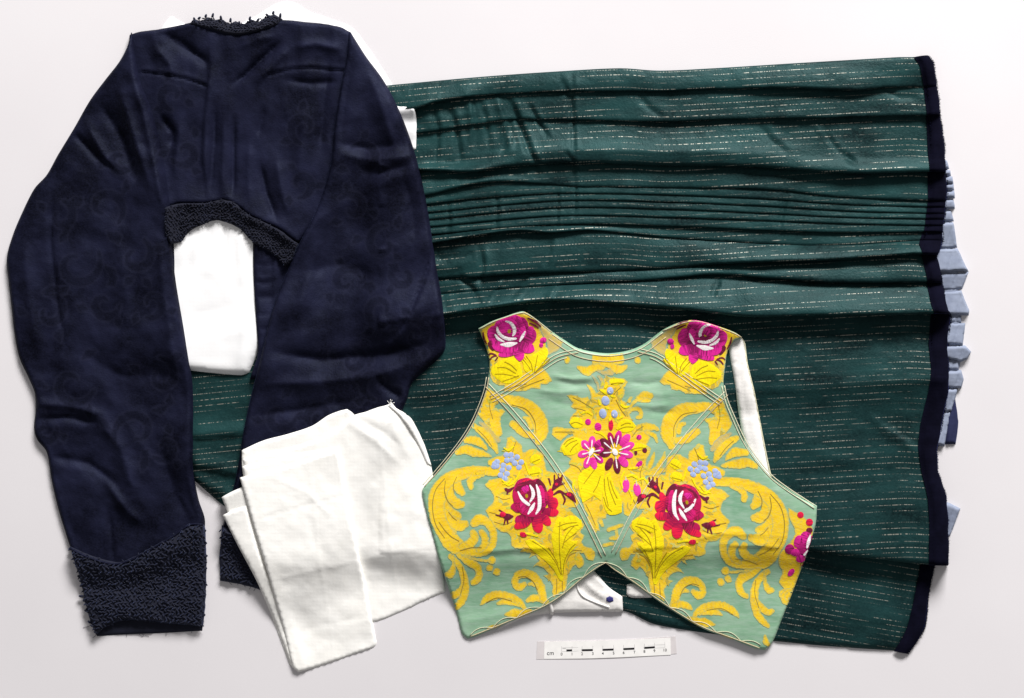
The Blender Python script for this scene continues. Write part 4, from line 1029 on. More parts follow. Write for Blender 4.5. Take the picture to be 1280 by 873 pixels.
GOLD_L = [
 [(623, 590, 5), (605, 588.5, 5), (590, 589, 6), (575, 593, 7), (562, 599, 8), (552, 609, 9), (547, 622, 10), (546, 636, 9), (549, 650, 9), (556, 664, 9), (564, 676, 10), (574, 684, 9), (587, 689, 5.5), (600, 690.5, 4.5), (610, 687, 4.5), (616, 679, 4), (617, 668, 4), (614, 658, 4.5), (607, 651, 5), (599, 649, 6), (593, 653, 5)],
 [(572, 592, 6), (570, 602, 6), (574, 611, 5), (578, 616, 3.5)],
 [(563, 600, 5), (562, 612, 5), (565, 623, 5), (572, 629, 6), (577, 630, 4.5)],
 [(553, 628, 6), (562, 638, 5), (569, 643, 5), (573, 645, 4)],
 [(553, 643, 8), (565, 652, 7), (575, 656, 7), (581, 655, 5)],
 [(552, 655, 6), (558, 662, 5), (566, 666, 4.5)],
 [(602, 592, 4), (593, 596, 4), (588, 602, 4), (589, 609, 3)],
 [(577, 682, 4), (588, 679, 5), (593, 671, 5), (591, 665, 3.5)],
 [(598, 688, 3), (606, 681, 4), (606, 671, 4), (602, 665, 3.5)],
 [(563, 695, 3), (572, 704, 3.5), (578, 715, 4), (581, 728, 4.5), (581, 740, 4.5), (577, 752, 4.5), (570, 760, 3.5), (566, 763, 2.5)],
 [(579, 733, 3), (573, 741, 4), (565, 746, 4), (560, 744, 2.5)],
 [(566, 695, 2), (567, 706, 2), (565, 714, 4), (562, 718, 5), (559, 718, 3)],
 [(573, 693, 2.5), (585, 702, 4), (594, 707, 5), (598, 712, 4), (599, 719, 4), (596, 726, 4), (591, 729, 3)],
 [(578, 694, 1.4), (592, 698, 1.4), (608, 701, 1.4), (614, 700, 1.4)],
 [(680, 750, 4), (676, 736, 5), (671, 726, 5), (664, 719, 5), (655, 717, 5), (647, 720, 4.5), (643.5, 727, 3.5), (645, 733, 4), (650, 734.5, 4.5), (655, 731, 3.2)],
 [(674, 733, 3), (667, 730, 3), (661, 731, 1.5)],
 [(682, 752, 3.5), (672, 748, 4), (664, 749, 4), (659, 752, 2)],
 [(601, 757, 1.2), (607, 750, 4), (617, 745.5, 5), (628, 744.5, 4.5), (640, 748, 4.5), (650, 754, 3.5), (656, 761, 2)],
 [(622, 755.5, 1.5), (631, 752.5, 4), (641, 754, 3.5), (650, 757, 2)],
 [(632, 769, 1.5), (641, 767.5, 5), (650, 768, 5), (658, 766, 4), (663, 764, 2)],
 [(611, 786, 1.5), (616, 785, 2.6), (625, 783, 1.2)],
 # swirl and leaves at the armhole
 [(624, 497, 4), (640, 501, 6), (655, 505, 7), (668, 515, 8), (675, 528, 8.5), (676, 541, 8), (673, 552, 4)],
 [(668, 545, 4), (658, 543, 4), (650, 538, 4.5), (641, 530, 4)], [(664, 534, 3), (661, 525, 3), (655, 522, 1.6)],
 [(593, 533, 3), (603, 540, 4.5), (612, 549, 5), (618, 558, 4), (622, 566, 1.5)],
 [(583, 550, 3.5), (595, 551, 5), (604, 557, 3), (608, 562, 1.2)],
 [(572, 566, 3), (582, 562, 5), (592, 565, 5.5), (602, 567, 4), (613, 570, 1.4)],
 [(724, 460, 2.5), (734, 464, 5), (742, 460, 4), (752, 458, 4)],
]
BERRY_L = [(615, 700, 5), (612, 710, 4.5), (621, 715, 4.8)]
GP = [(610, 576), (619, 571), (628, 569), (632, 560), (634, 547), (640, 545), (646, 551), (652, 557), (654, 566), (660, 563), (667, 561), (678, 567), (681, 577), (683, 588), (693, 590), (702, 592), (708, 600), (716, 612), (724, 625), (720, 634), (711, 634), (716, 641), (724, 648), (730, 656), (725, 665), (730, 669), (727, 677), (732, 683), (740, 685), (744, 693), (741, 701), (734, 699), (730, 692), (724, 691), (729, 698), (730, 706), (724, 711), (719, 706), (715, 710), (711, 717), (709, 725), (708, 738), (699, 742), (692, 747), (690, 742), (691, 733), (686, 725), (679, 720), (687, 718), (679, 710), (670, 707), (666, 710), (669, 705), (674, 701), (669, 694), (661, 697), (664, 692), (657, 690), (650, 690), (653, 685), (645, 685), (639, 681), (639, 674), (637, 668), (633, 665), (626, 664), (617, 656), (612, 648), (607, 637), (613, 631), (617, 627), (616, 617), (606, 606), (612, 600), (624, 597), (628, 590), (616, 585), (610, 580)]
ARM = [(609, 484), (618, 490), (628, 499), (620, 506), (618, 512), (628, 512), (632, 515), (627, 520), (626, 530), (628, 542), (622, 548), (612, 536), (602, 524), (598, 516), (604, 500)]
SHO = [(603, 425), (600, 413), (620, 402), (645, 393), (657, 391), (668, 400), (676, 415), (682, 432), (680, 446), (676, 458), (684, 466), (690, 476), (684, 480), (676, 480), (675, 486), (663, 486), (657, 489), (630, 489), (631, 482), (619, 480), (613, 470), (612, 450), (607, 432)]
TAN = [(657, 391), (668, 398), (690, 416), (704, 426), (700, 436), (686, 444), (679, 446), (684, 432), (676, 415), (668, 400)]
CP = [(733, 480), (739, 483), (745, 491), (751, 488), (752, 478), (757, 472), (766, 472), (773, 473), (781, 474), (784, 478), (780, 486), (781, 491), (777, 500), (783, 504), (786, 516), (790, 526), (794, 532), (800, 530), (808, 528), (808, 536), (812, 548), (808, 556), (814, 560), (812, 568), (808, 574), (808, 590), (806, 600), (809, 612), (802, 625), (792, 637), (786, 645), (780, 643), (778, 628), (776, 641), (770, 643), (758, 642), (757, 648), (747, 648), (749, 663), (743, 662), (736, 646), (731, 637), (728, 628), (722, 617), (712, 600), (702, 593), (705, 590), (712, 583), (711, 578), (714, 574), (707, 569), (700, 565), (700, 558), (707, 549), (716, 545), (715, 539), (708, 545), (701, 551), (696, 549), (690, 543), (691, 535), (697, 533), (705, 535), (723, 536), (718, 534), (712, 529), (714, 521), (721, 513), (713, 508), (716, 504), (713, 500), (708, 494), (713, 493), (728, 497), (734, 496), (739, 503), (738, 492)]
def brocade(T):
    for s in GOLD_L: patch('gold_scroll', T(stroke_poly([(a_, b_, c_ * 1.1 + 0.2) for a_, b_, c_ in s])), 'gold', 0.35 + 0.012 * len(s))
    for (x, y, r) in BERRY_L: patch('gold_berry', T(ell(x, y, r, r * 1.05)), 'gold', 0.5)
    patch('gold_plume', T(smooth_line(GP, 3, True, 60)), 'gold', 0.30)
    patch('gold_leaf', T(smooth_line(ARM, 3, True, 60)), 'gold', 0.30)
    patch('gold_leaf', T(stroke_poly([(600, 528, 2), (612, 538, 4.5), (623, 550, 3.5)])), 'gold2', 0.62)
    patch('shoulder_ground', T(smooth_line(TAN, 3, True, 60)), 'gold2', 0.26)
    patch('gold_plume', T(smooth_line(SHO, 3, True, 60)), 'gold', 0.30)
    patch('gold_berry', T(ell(709, 450, 4, 4.5)), 'gold', 0.4)
VEINS = [[(556, 598, .35), (545, 612, .5), (541, 632, .5), (545, 655, .5), (556, 672, .35)], [(571, 596, .3), (567, 606, .5), (568, 616, .3)], [(557, 601, .3), (556, 614, .6), (560, 626, .5), (566, 632, .3)], [(561, 640, .3), (567, 647, .5), (571, 650, .3)], [(549, 652, .3), (556, 662, .5), (564, 670, .5), (574, 676, .3)],
 [(575, 688, .3), (590, 684, .5), (602, 684, .3)], [(578, 708, .3), (580, 725, .4), (576, 742, .3)], [(648, 722, .3), (656, 721, .45), (666, 727, .4), (672, 738, .3)], [(608, 754, .3), (622, 748, .4), (640, 752, .3)], [(640, 506, .3), (658, 512, .5), (668, 526, .5), (670, 540, .3)], [(614, 492, .3), (612, 508, .4), (616, 524, .3)], [(597, 537, .3), (607, 547, .4), (615, 558, .3)],
 [(664, 690, .3), (678, 696, .4), (690, 710, .3)], [(654, 684, .3), (668, 688, .4), (682, 698, .3)], [(720, 690, .3), (712, 694, .5), (706, 706, .3)], [(727, 688, .3), (716, 688, .4), (708, 696, .3)], [(620, 620, .3), (630, 624, .4), (638, 622, .3)], [(612, 640, .3), (620, 642, .4)], [(618, 652, .3), (630, 655, .4), (640, 652, .3)], [(645, 552, .3), (642, 560, .4), (640, 570, .3)], [(696, 724, .3), (696, 736, .5), (695, 744, .3)], [(703, 724, .3), (703, 734, .5), (703, 740, .3)],
 [(622, 490, .3), (640, 484, .4), (658, 480, .3)], [(650, 486, .3), (664, 480, .4), (680, 474, .3)]]
VEINC = [[(716, 497, .3), (728, 503, .5), (742, 512, .3)], [(718, 510, .3), (730, 513, .4), (740, 519, .3)], [(716, 520, .3), (728, 520, .4)], [(694, 540, .3), (704, 540, .4), (718, 540, .3)], [(776, 484, .3), (768, 492, .4), (764, 502, .3)], [(804, 533, .3), (796, 538, .5), (790, 546, .3)], [(712, 580, .3), (722, 584, .4), (728, 592, .3)], [(732, 630, .3), (738, 642, .4), (744, 656, .3)], [(760, 630, .3), (760, 638, .4)], [(790, 622, .3), (794, 630, .4)], [(804, 580, .3), (800, 592, .4), (802, 606, .3)], [(718, 612, .3), (714, 604, .4), (708, 598, .3)], [(770, 500, .3), (776, 512, .4), (782, 520, .3)]]
def veins(T):
    for s in VEINS: patch('scroll_vein', T(stroke_poly(s, 2)), 'olive', 0.42, 0.0, 0.6)
both(brocade); both(veins)
for s in VEINC: patch('scroll_vein', stroke_poly(s, 2), 'olive', 0.42, 0.0, 0.6)
patch('gold_plume', smooth_line(CP, 3, True, 60), 'gold', 0.33)
patch('gold_band', [(740, 443), (754, 444), (768, 443), (779, 442), (779, 454), (768, 456), (754, 457), (740, 455)], 'gold', 0.3)
for q_ in [[(746, 462, 2), (755, 466, 3), (764, 465, 4.5)], [(748, 470, 1.5), (753, 478, 2.5), (751, 486, 2)], [(757, 470, 2), (760, 476, 2.5)], [(740, 470, 1), (746, 478, 2), (748, 488, 1.5)]]:
    patch('gold_scroll', stroke_poly(q_), 'gold2', 0.4)
for s in [[(811, 592, 3), (822, 584, 3.5), (828, 574, 3), (831, 565, 1.2)], [(810, 586, 3), (815, 576, 3), (818, 566, 1.5)], [(806, 592, 3), (820, 590, 4), (830, 587, 3)],
          [(794, 538, 5), (806, 534, 5), (816, 534, 4), (822, 537, 2)], [(808, 540, 3), (818, 545, 3), (821, 553, 1.5)], [(783, 519, 2), (790, 512, 2.5), (797, 511, 3), (801, 515, 3), (800, 521, 3), (796, 522, 2)],
          [(780, 517, 1.5), (788, 508, 2), (792, 503, 2), (797, 500, 2)], [(798, 499, 4), (806, 494, 5), (812, 495, 4.5)], [(803, 500, 4), (811, 500, 3)], [(786, 502, 2.5), (789, 497, 2)],
          [(760, 662, 2.5), (768, 659, 3), (777, 656, 2.2)], [(770, 662, 1.8), (771, 671, 3), (763, 673, 2.5)], [(755, 681, 2.5), (766, 679, 2)], [(750, 650, 3), (753, 657, 2)], [(736, 648, 3), (744, 664, 2)]]:
    patch('gold_scroll', stroke_poly(s), 'gold', 0.5)
# feathery small leaves woven into the gold
def feathers(T, poly, c, r0, r1, n, seed, sq=1.0):
    g_ = np.random.default_rng(seed)
    for k_ in range(n):
        a = 2 * math.pi * (k_ + g_.random() * 0.8) / n; r_ = r0 + (r1 - r0) * g_.random() ** 0.7
        x, y = c[0] + r_ * math.cos(a), c[1] + r_ * sq * math.sin(a)
        if not inside(np.array([x]), np.array([y]), poly)[0]: continue
        b_ = a + g_.normal(0, 0.45); L_ = 5 + 5 * g_.random(); bend = g_.normal(0, 1.6)
        ca, sa = math.cos(b_), math.sin(b_)
        pts = [(x - ca * L_ * .5, y - sa * L_ * .5, 0.6), (x - sa * bend, y + ca * bend, 1.3 + 0.9 * g_.random()), (x + ca * L_ * .6, y + sa * L_ * .6, 0.5)]
        patch('woven_leaf', T(stroke_poly(pts, 2)), ('gold_light', 'lemon_flat', 'gold_deep')[k_ % 3], 1.1)
def feather_set(T):
    feathers(T, GP, (667, 632), 24, 46, 46, 5); feathers(T, GP, (700, 690), 10, 36, 26, 6); feathers(T, GP, (650, 575), 6, 30, 18, 9)
    feathers(T, SHO, (640, 445), 14, 42, 26, 7); feathers(T, ARM, (614, 515), 3, 24, 10, 8)
both(feather_set)
feathers(lambda p: np.asarray(p, float), CP, (760, 560), 26, 62, 64, 11, 1.35); feathers(lambda p: np.asarray(p, float), CP, (760, 500), 8, 30, 24, 12)
# right edge of the vest only
patch('gold_leaf', smooth_line([(893, 408), (906, 411.5), (918, 416.5), (926, 421.5), (916, 425.5), (908, 440), (905, 460), (903, 478), (896, 474), (898, 450), (900, 430), (902, 418)], 3, True, 60), 'gold', 0.3)
patch('gold_plume', smooth_line([(984, 634), (994, 640), (1008, 650), (1014, 662), (1009, 682), (1004, 700), (998, 722), (993, 738), (987, 754), (980, 756), (975, 748), (974, 740), (981, 736), (974, 728), (978, 716), (973, 704), (974, 692), (984, 680), (992, 668), (990, 656), (985, 646)], 3, True, 60), 'gold', 0.3)
for s in [[(990, 738, 3), (982, 741, 3), (979, 748, 3), (984, 754, 3), (990, 752, 2)], [(957, 796, 2), (958, 803, 4), (962, 808, 2)], [(986, 760, 2), (984, 768, 2.5)]]:
    patch('gold_scroll', stroke_poly(s), 'gold', 0.5)

# lemon leaves: padded body with raised veins
def leaf(T, outline, veins, name='yellow_leaf', lift=0.7):
    o = patch(name, T(smooth_line(np.array(outline, float) + (np.array(outline, float) - np.mean(outline, 0)) * 0.10, 2.5, True, 60)), 'lemon', lift * 0.55, 0.35, 2.6)
    if o is None: return
    for vn in veins:
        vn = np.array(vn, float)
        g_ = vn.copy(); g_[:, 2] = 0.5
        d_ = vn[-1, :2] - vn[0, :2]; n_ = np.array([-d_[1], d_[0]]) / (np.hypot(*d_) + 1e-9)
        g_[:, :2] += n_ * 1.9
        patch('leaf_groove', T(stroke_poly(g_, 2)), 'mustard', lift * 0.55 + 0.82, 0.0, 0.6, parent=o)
        patch('leaf_vein', T(stroke_poly(vn, 2)), 'lemon', lift * 0.55 + 0.38, 0.35, 1.2, parent=o)
def lemon(T):
    leaf(T, [(616, 462), (622, 455), (632, 450), (642, 449), (648, 455), (651, 465), (650, 473), (643, 477), (632, 478), (624, 474), (617, 468)],
         [[(619, 466, 1), (630, 466, 1.8), (645, 469, 1)], [(622, 458, 1), (632, 458, 1.8), (645, 465, 1)], [(628, 475, 1), (637, 472, 1.6), (648, 468, 1)], [(632, 451, 1), (640, 455, 1.6), (647, 462, 1)]])
    leaf(T, [(655, 452), (664, 446), (674, 440), (682, 436), (684, 442), (680, 452), (674, 460), (664, 467), (657, 462)],
         [[(664, 465, 0.8), (662, 455, 1.1), (656, 446, 0.8)], [(666, 465, 0.8), (668, 455, 1.1), (670, 444, 0.8)], [(668, 464, 0.8), (675, 456, 1.1), (683, 446, 0.8)], [(662, 464, 0.8), (658, 458, 1.1), (652, 450, 0.8)], [(672, 460, .8), (679, 455, 1), (686, 448, .7)]])
    leaf(T, [(663, 573), (668, 568), (674, 570), (676, 576), (670, 580), (664, 578)], [[(665, 576, .7), (674, 572, 1)]])
    leaf(T, [(661, 590), (666, 584), (673, 585), (677, 590), (671, 594), (664, 594)], [[(662, 591, .7), (674, 589, 1)]])
    leaf(T, [(700, 722), (693, 710), (684, 700), (672, 690), (664, 682), (660, 676), (668, 674), (678, 680), (688, 688), (693, 698), (692, 684), (690, 672), (694, 656), (698, 648), (703, 650), (701, 664), (703, 672), (710, 660), (718, 652), (724, 652), (724, 660), (716, 668), (712, 676), (720, 676), (716, 684), (708, 694), (705, 708), (703, 722)],
         [[(700, 720, 1), (693, 704, 1.8), (680, 688, 2), (664, 677, 1)], [(700, 718, 1), (698, 696, 1.8), (697, 672, 1.8), (698, 652, 1)], [(702, 718, 1), (704, 700, 1.6), (711, 685, 1.6), (717, 679, 1)], [(701, 684, 1), (706, 668, 1.8), (716, 656, 1.4)], [(699, 712, 1), (690, 695, 1.6), (684, 685, 1)], [(704, 676, 1), (711, 670, 1.4), (719, 664, 1)]], 'yellow_plume')
    leaf(T, [(694, 657), (702, 650), (712, 645), (722, 648), (724, 654), (714, 659), (702, 661)], [[(697, 656, .8), (708, 652, 1.4), (720, 651, .8)], [(704, 660, .8), (713, 656, 1.2), (722, 654, .8)]])
    for s in [[(656, 578, .8), (659, 586, 1), (662, 594, .8)], [(640, 598, .8), (636, 603, 1), (629, 605, .8)], [(650, 590, .8), (646, 598, 1), (641, 604, .8)], [(628, 600, 1), (635, 606, 1.2), (642, 604, .8)], [(630, 560, .8), (636, 563, 1.2), (642, 558, .8)], [(648, 668, 1), (660, 667, 1.4), (672, 670, 1)]]:
        patch('yellow_stem', T(stroke_poly(s)), 'lemon', 0.8, 0.8)
both(lemon)
I_ = lambda p: np.asarray(p, float)
leaf(I_, [(724, 598), (731, 589), (741, 585), (756, 582), (754, 594), (752, 610), (750, 624), (742, 618), (736, 622), (729, 626), (726, 614)],
     [[(752, 586, 1), (745, 600, 2), (734, 620, 1)], [(738, 588, 1), (733, 598, 1.8), (728, 612, 1)], [(748, 584, 1), (740, 594, 1.8), (731, 606, 1)], [(752, 596, 1), (748, 608, 1.6), (743, 616, 1)]])
leaf(I_, [(754, 610), (758, 596), (763, 592), (765, 606), (770, 614), (775, 624), (776, 638), (768, 641), (760, 640), (755, 629)],
     [[(757, 598, 1), (758, 614, 1.6), (762, 632, 1)], [(761, 596, 1), (764, 612, 1.8), (771, 630, 1)], [(756, 620, 1), (760, 632, 1.4), (766, 638, 1)], [(764, 600, .8), (768, 612, 1.2), (773, 622, .8)]])
leaf(I_, [(712, 528), (717, 523), (724, 523), (730, 529), (726, 534), (717, 534)], [[(714, 528, .8), (720, 526, 1.2), (728, 529, .8)]])
leaf(I_, [(702, 560), (708, 552), (716, 548), (726, 550), (728, 556), (722, 564), (714, 568), (706, 568)], [[(722, 552, .8), (714, 555, 1.2), (708, 560, .8)], [(724, 555, .8), (718, 560, 1.2), (714, 566, .8)], [(718, 549, .8), (711, 552, 1), (706, 557, .8)]])
leaf(I_, [(771, 536), (774, 529), (781, 525), (789, 527), (794, 533), (789, 538), (780, 540)], [[(773, 535, .8), (781, 532, 1.4), (791, 532, .8)], [(776, 530, .8), (783, 527, 1.2), (788, 528, .8)]])
leaf(I_, [(787, 559), (793, 555), (801, 555), (808, 558), (801, 562), (792, 563)], [[(789, 560, .8), (797, 558, 1.2), (806, 558, .8)]])
leaf(I_, [(762, 476), (769, 474), (778, 475), (780, 478), (771, 481), (764, 480)], [[(764, 478, .8), (771, 477, 1.1), (778, 477, .8)]])
for s in [[(744, 540, 1), (752, 542, 1.6), (759, 549, .8)], [(750, 487, 1), (755, 490, 1.8), (758, 493, 1)], [(764, 495, 1.2), (768, 496, 1.4)], [(757, 509, 1), (760, 511, 1.4)], [(776, 506, 1), (781, 509, 1.6), (786, 508, 1)], [(759, 482, 1), (756, 485, 1.2)],
          [(748, 500, 1), (750, 506, 1.6)], [(763, 520, 1), (762, 526, 1.2)], [(772, 524, 1), (778, 521, 1.2)], [(783, 596, 1), (790, 594, 1.6), (797, 598, 1)], [(786, 586, 1), (794, 585, 1.4), (800, 583, 1)], [(780, 590, 1), (776, 600, 1.2), (778, 610, .8)], [(786, 612, .8), (790, 622, 1.2), (788, 630, .8)],
          [(718, 600, .8), (716, 608, 1), (719, 616, .8)], [(727, 517, .8), (734, 515, 1.2), (740, 519, .8)], [(793, 602, .8), (804, 598, 1.1), (810, 605, .8)]]:
    patch('yellow_stem', stroke_poly(s), 'lemon', 0.8, 0.9)

# roses
def petals(T, root, L, lift0):
    for i, (mk, cx, cy, rx, ry, rot, g0) in enumerate(L):
        if g0 is not None:
            cx, cy = cx + (g0[0] - cx) * 0.10, cy + (g0[1] - cy) * 0.10; rx *= 1.18; ry *= 1.18
        pts = ell(cx, cy, rx, ry, rot, 16)
        pts = pts + np.stack([fbm(pts[:, 0], pts[:, 1], 5, i, 1), fbm(pts[:, 0], pts[:, 1], 5, i + 9, 1)], -1) * 0.9
        gr = None
        if g0 is not None:
            dv = np.array([cx - g0[0], cy - g0[1]], float); dv = dv / (np.hypot(*dv) + 1e-6) * min(rx, ry) * 1.15; gg = T(np.array([(cx - dv[0], cy - dv[1]), (cx + dv[0], cy + dv[1])])); gr = (gg[1], gg[0])
        patch('petal', T(pts), mk, lift0 * 0.7 + 0.085 * i, 0.42, 2.6, parent=root, grad=gr)
def strokes(T, root, L, mk, lift, name='highlight'):
    for s in L: patch(name, T(stroke_poly(s, 1.6)), mk, lift, 0.45, 1.2, parent=root)
def shoulder_rose(T):
    base = [(636, 397), (644, 394), (654, 399), (660, 408), (659, 420), (650, 430), (646, 438), (636, 442), (624, 440), (616, 436), (612, 428), (609, 418), (611, 411), (617, 409), (620, 403), (629, 398)]
    r = patch('rose', T(smooth_line(base, 2.5, True, 60)), 'magenta', 0.5, 0.8, 4)
    c = (638, 420)
    petals(T, r, [('maroon', 613, 432, 4.2, 6.5, -10, c), ('magenta_deep', 657, 404, 4.5, 8, -25, c), ('magenta_deep', 664, 421, 7.5, 9.5, 25, c), ('magenta', 665, 415, 5, 6, 30, c), ('magenta', 660, 436, 9, 6, 22, c), ('magenta', 650, 444, 5.5, 8.5, -12, c), ('magenta', 634, 444.5, 10, 3.6, -8, c),
                  ('magenta', 613.5, 415, 5, 7, 5, c), ('magenta', 630, 402, 9, 5, -25, c), ('magenta', 645, 400, 7, 6, 20, c), ('magenta_deep', 650, 407, 5, 11, -20, c), ('magenta', 632, 434.5, 15, 7, 3, c), ('magenta', 637, 413, 12, 13, 0, c), ('magenta_deep', 637, 413, 8, 9.5, 0, c), ('magenta', 635, 410, 6.5, 6, 0, c), ('magenta', 651, 418, 6, 10, 25, c), ('magenta_deep', 637, 416, 4, 5, 0, None)], 1.2)
    patch('rose_heart', T(ell(636.5, 414.5, 2.2, 2.6)), 'mustard', 2.9, 0.4, parent=r)
    strokes(T, r, [[(632, 402, .8), (638, 404, 1.8), (642.7, 410.6, 2.2), (643, 416, 2), (641, 420, .9)], [(621.5, 409.5, 1), (622.6, 415, 1.9), (628, 421, 2), (636, 424, 2.1), (645, 423.5, 1.2)], [(619, 418.6, .9), (623, 424, 1.8), (630, 427.3, .9)], [(626, 431, 1), (636, 431, 3.2), (646, 429, 1)], [(656.4, 414.6, .8), (653, 421, 1.8), (649.6, 427, .8)]], 'white_thread', 2.75)
    strokes(T, r, [[(610, 444, .7), (614, 442, 1), (620, 444, .7)], [(612, 450, .7), (616, 446, 1), (621, 445, .6)], [(619, 451, .6), (622, 447, 1)], [(604, 416, .8), (605, 424, 1.3), (608, 430, .8)], [(660, 398, .8), (668, 402, 1.6), (676, 408, .8)], [(662, 404, .7), (668, 407, 1.2), (673, 410, .7)]], 'maroon', 0.8, 'sprig')
    patch('bud', T(ell(679, 425.5, 4.3, 3.6, -20)), 'magenta', 0.9, 1.2, 3); patch('bud', T(ell(676.5, 431.5, 2.6, 3.2)), 'magenta', 0.9, 1.0, 2)
def main_rose(T):
    base = [(643.5, 606), (648.6, 599.5), (659, 597), (666, 599.5), (672.7, 598), (679.6, 604.7), (684, 615), (684, 629), (677, 639), (668, 645), (658, 642.5), (646, 635.6), (642, 626.4), (640.6, 616)]
    r = patch('rose', T(smooth_line(base, 2.5, True, 60)), 'crimson', 0.5, 0.8, 4)
    c = (664, 630)
    petals(T, r, [('scarlet', 689, 619, 4.2, 9, 18, c), ('scarlet', 694, 629, 6, 6.5, 30, c), ('scarlet', 691, 641, 9, 5, 5, c), ('scarlet', 684, 651, 4.6, 8, -32, c), ('scarlet', 673, 655, 6, 12, -6, c), ('crimson', 655, 650, 11, 5.5, -8, c), ('scarlet', 652, 657, 9.5, 5, -18, c), ('crimson', 644, 634, 6.5, 5, 35, c), ('scarlet', 654, 667.5, 4.4, 3.4, 15, None),
                  ('crimson', 650, 605, 7, 6, -30, c), ('scarlet', 660, 600, 7, 4, 0, c), ('maroon', 677.5, 606, 4.6, 9, -30, c), ('crimson', 681, 618, 4, 12, -8, c), ('crimson', 662, 625, 20, 17, 75, (662, 605)), ('crimson', 650, 626, 6, 14, -30, c), ('rose_red', 656, 634, 7, 9, -40, c), ('rose_red', 678, 622, 4.5, 14, -5, c), ('crimson', 657, 615, 9, 11, 0, c), ('magenta', 656.6, 611, 6, 6, 0, None), ('crimson', 658, 620, 4, 5, 0, None)], 1.2)
    patch('rose_heart', T(ell(658.3, 619.6, 1.8, 2.6)), 'mustard', 3.4, 0.4, parent=r)
    strokes(T, r, [[(662.4, 606.4, .9), (665.8, 612.7, 2), (666.4, 619.6, 2.1), (662.4, 627, 1)], [(647.5, 614.4, .9), (653, 624, 2), (661, 630.5, 1.8)], [(670.4, 605.8, .9), (673, 614, 2), (674.4, 624, 2.4), (673.8, 634.5, 2.2), (669.8, 642, .9)], [(668, 628.5, 1), (664.7, 635, 2.4), (660, 642, .9)]], 'white_thread', 3.0)
    strokes(T, r, [[(624, 637, .7), (629, 640, 1), (634, 643, .8)], [(620, 643, .7), (627, 645, 1)], [(630, 655, .8), (632, 648, 1.2)], [(635, 654, .8), (634, 648, 1.2)], [(629, 644, 2), (635, 645.5, 4), (641, 645, 1.2)], [(632, 611, 1.6), (636, 613, 2.2), (642, 609, .8)], [(634, 617, 1), (635, 613, 1.2)],
                   [(690, 613, .8), (694, 607, 3.5), (698, 602, 4.5), (701, 597, 1)], [(693, 603, .8), (693, 594, 1)], [(698, 600, .8), (698, 593, 1)], [(702, 602, .8), (702.5, 594, 1)], [(700, 606, .8), (705, 604, 1)], [(688, 606, .8), (686, 598, 1)], [(692, 618, .9), (699, 614, 1.8), (706, 617, 1)], [(706, 617, 1.2), (713, 619, 3.8), (719, 627, 1.2)], [(702, 616, .8), (706, 624, 1.2), (704, 630, .8)]], 'maroon', 0.9, 'sprig')
    patch('bud', T(ell(628.5, 642.5, 3.8, 3.4)), 'scarlet', 1.4, 1.2, 3); patch('bud', T(ell(711, 618, 3, 2.2, 20)), 'scarlet', 1.8, .9, 2); patch('bud', T(ell(695.5, 605, 2, 1.8)), 'scarlet', 1.9, .8, 2)
    for (x, y) in [(112, 75), (165, 75), (230, 100), (120, 135), (175, 130), (275, 155), (205, 165), (250, 210), (80, 190), (140, 215), (70, 240), (120, 280), (50, 295), (95, 330), (12, 150), (-12, 172), (10, 195), (-20, 200)]:
        patch('blue_knot', T(ell(620 + x / 8.73, 560 + y / 8.73, 3.7, 3.5, 0, 10)), 'blue_thread', 0.45, 0.8, 3.0)
both(shoulder_rose); both(main_rose)

# flowers in the middle
def daisy(name, c, heart, P):
    r = patch(name, ell(c[0], c[1], *heart), 'white_thread', 1.8, 0.7, 2.5)
    for i, (mk, x, y, l, wd) in enumerate(P):
        a = math.degrees(math.atan2(y - c[1], x - c[0]))
        ca = math.cos(math.radians(a)); sa = math.sin(math.radians(a))
        patch('petal', ell(x, y, l, wd, a), mk, 0.6 + 0.09 * i, 0.5, 2.6, parent=r, grad=((x + l * ca, y + l * sa), (x - l * ca, y - l * sa)))
        p0 = (c[0] + (x - c[0]) * 0.35, c[1] + (y - c[1]) * 0.35, 0.5); p1 = (c[0] + (x - c[0]) * 1.05, c[1] + (y - c[1]) * 1.05, 0.9); p2 = (c[0] + (x - c[0]) * 1.15, c[1] + (y - c[1]) * 1.15, 0.4)
        if i % 3 != 2: patch('highlight', stroke_poly([p0, p1, p2], 2), 'white_thread', 1.7 + 0.07 * i, 0.35, 1.0, parent=r)
daisy('pink_flower', (739, 565), (2.6, 5.2, 28), [('pink', 731.5, 556, 6.5, 5), ('pink', 740, 552, 7, 4.5), ('magenta', 748, 555, 6.5, 4.6), ('pink', 729, 567.5, 7, 4.6), ('pink', 734, 578, 7.5, 4.5), ('pink', 742, 579, 8, 4.2), ('magenta', 749, 574, 6, 4), ('magenta', 749, 563, 6, 4.2)])
daisy('two_tone_flower', (768.5, 565), (3.2, 4.6, -30), [('crimson', 763.5, 548, 8, 4), ('magenta', 772.5, 547, 9, 4.5), ('pink', 781, 550, 9, 5), ('pink', 785, 558, 8.5, 5), ('pink', 783, 568, 8.5, 4.8), ('pink', 779, 577, 8, 5), ('maroon', 756.5, 554.5, 8.5, 5), ('maroon', 756, 566, 7.5, 5.5), ('maroon', 761, 580, 8.5, 4.4), ('maroon', 771, 582.5, 9.5, 4.6)])
for x, y, rx, ry in [(762.6, 488.5, 4, 4.6), (756.7, 501, 5, 6), (753.4, 517, 4.6, 6), (768, 517.5, 4, 5)]:
    o = patch('blue_knot', ell(x, y, rx, ry, -10), 'blue_thread', 0.7, 1.3, 4)
    patch('highlight', ell(x - 0.5, y + 0.8, rx * .45, ry * .4), 'white_thread', 2.0, 0.3, parent=o)
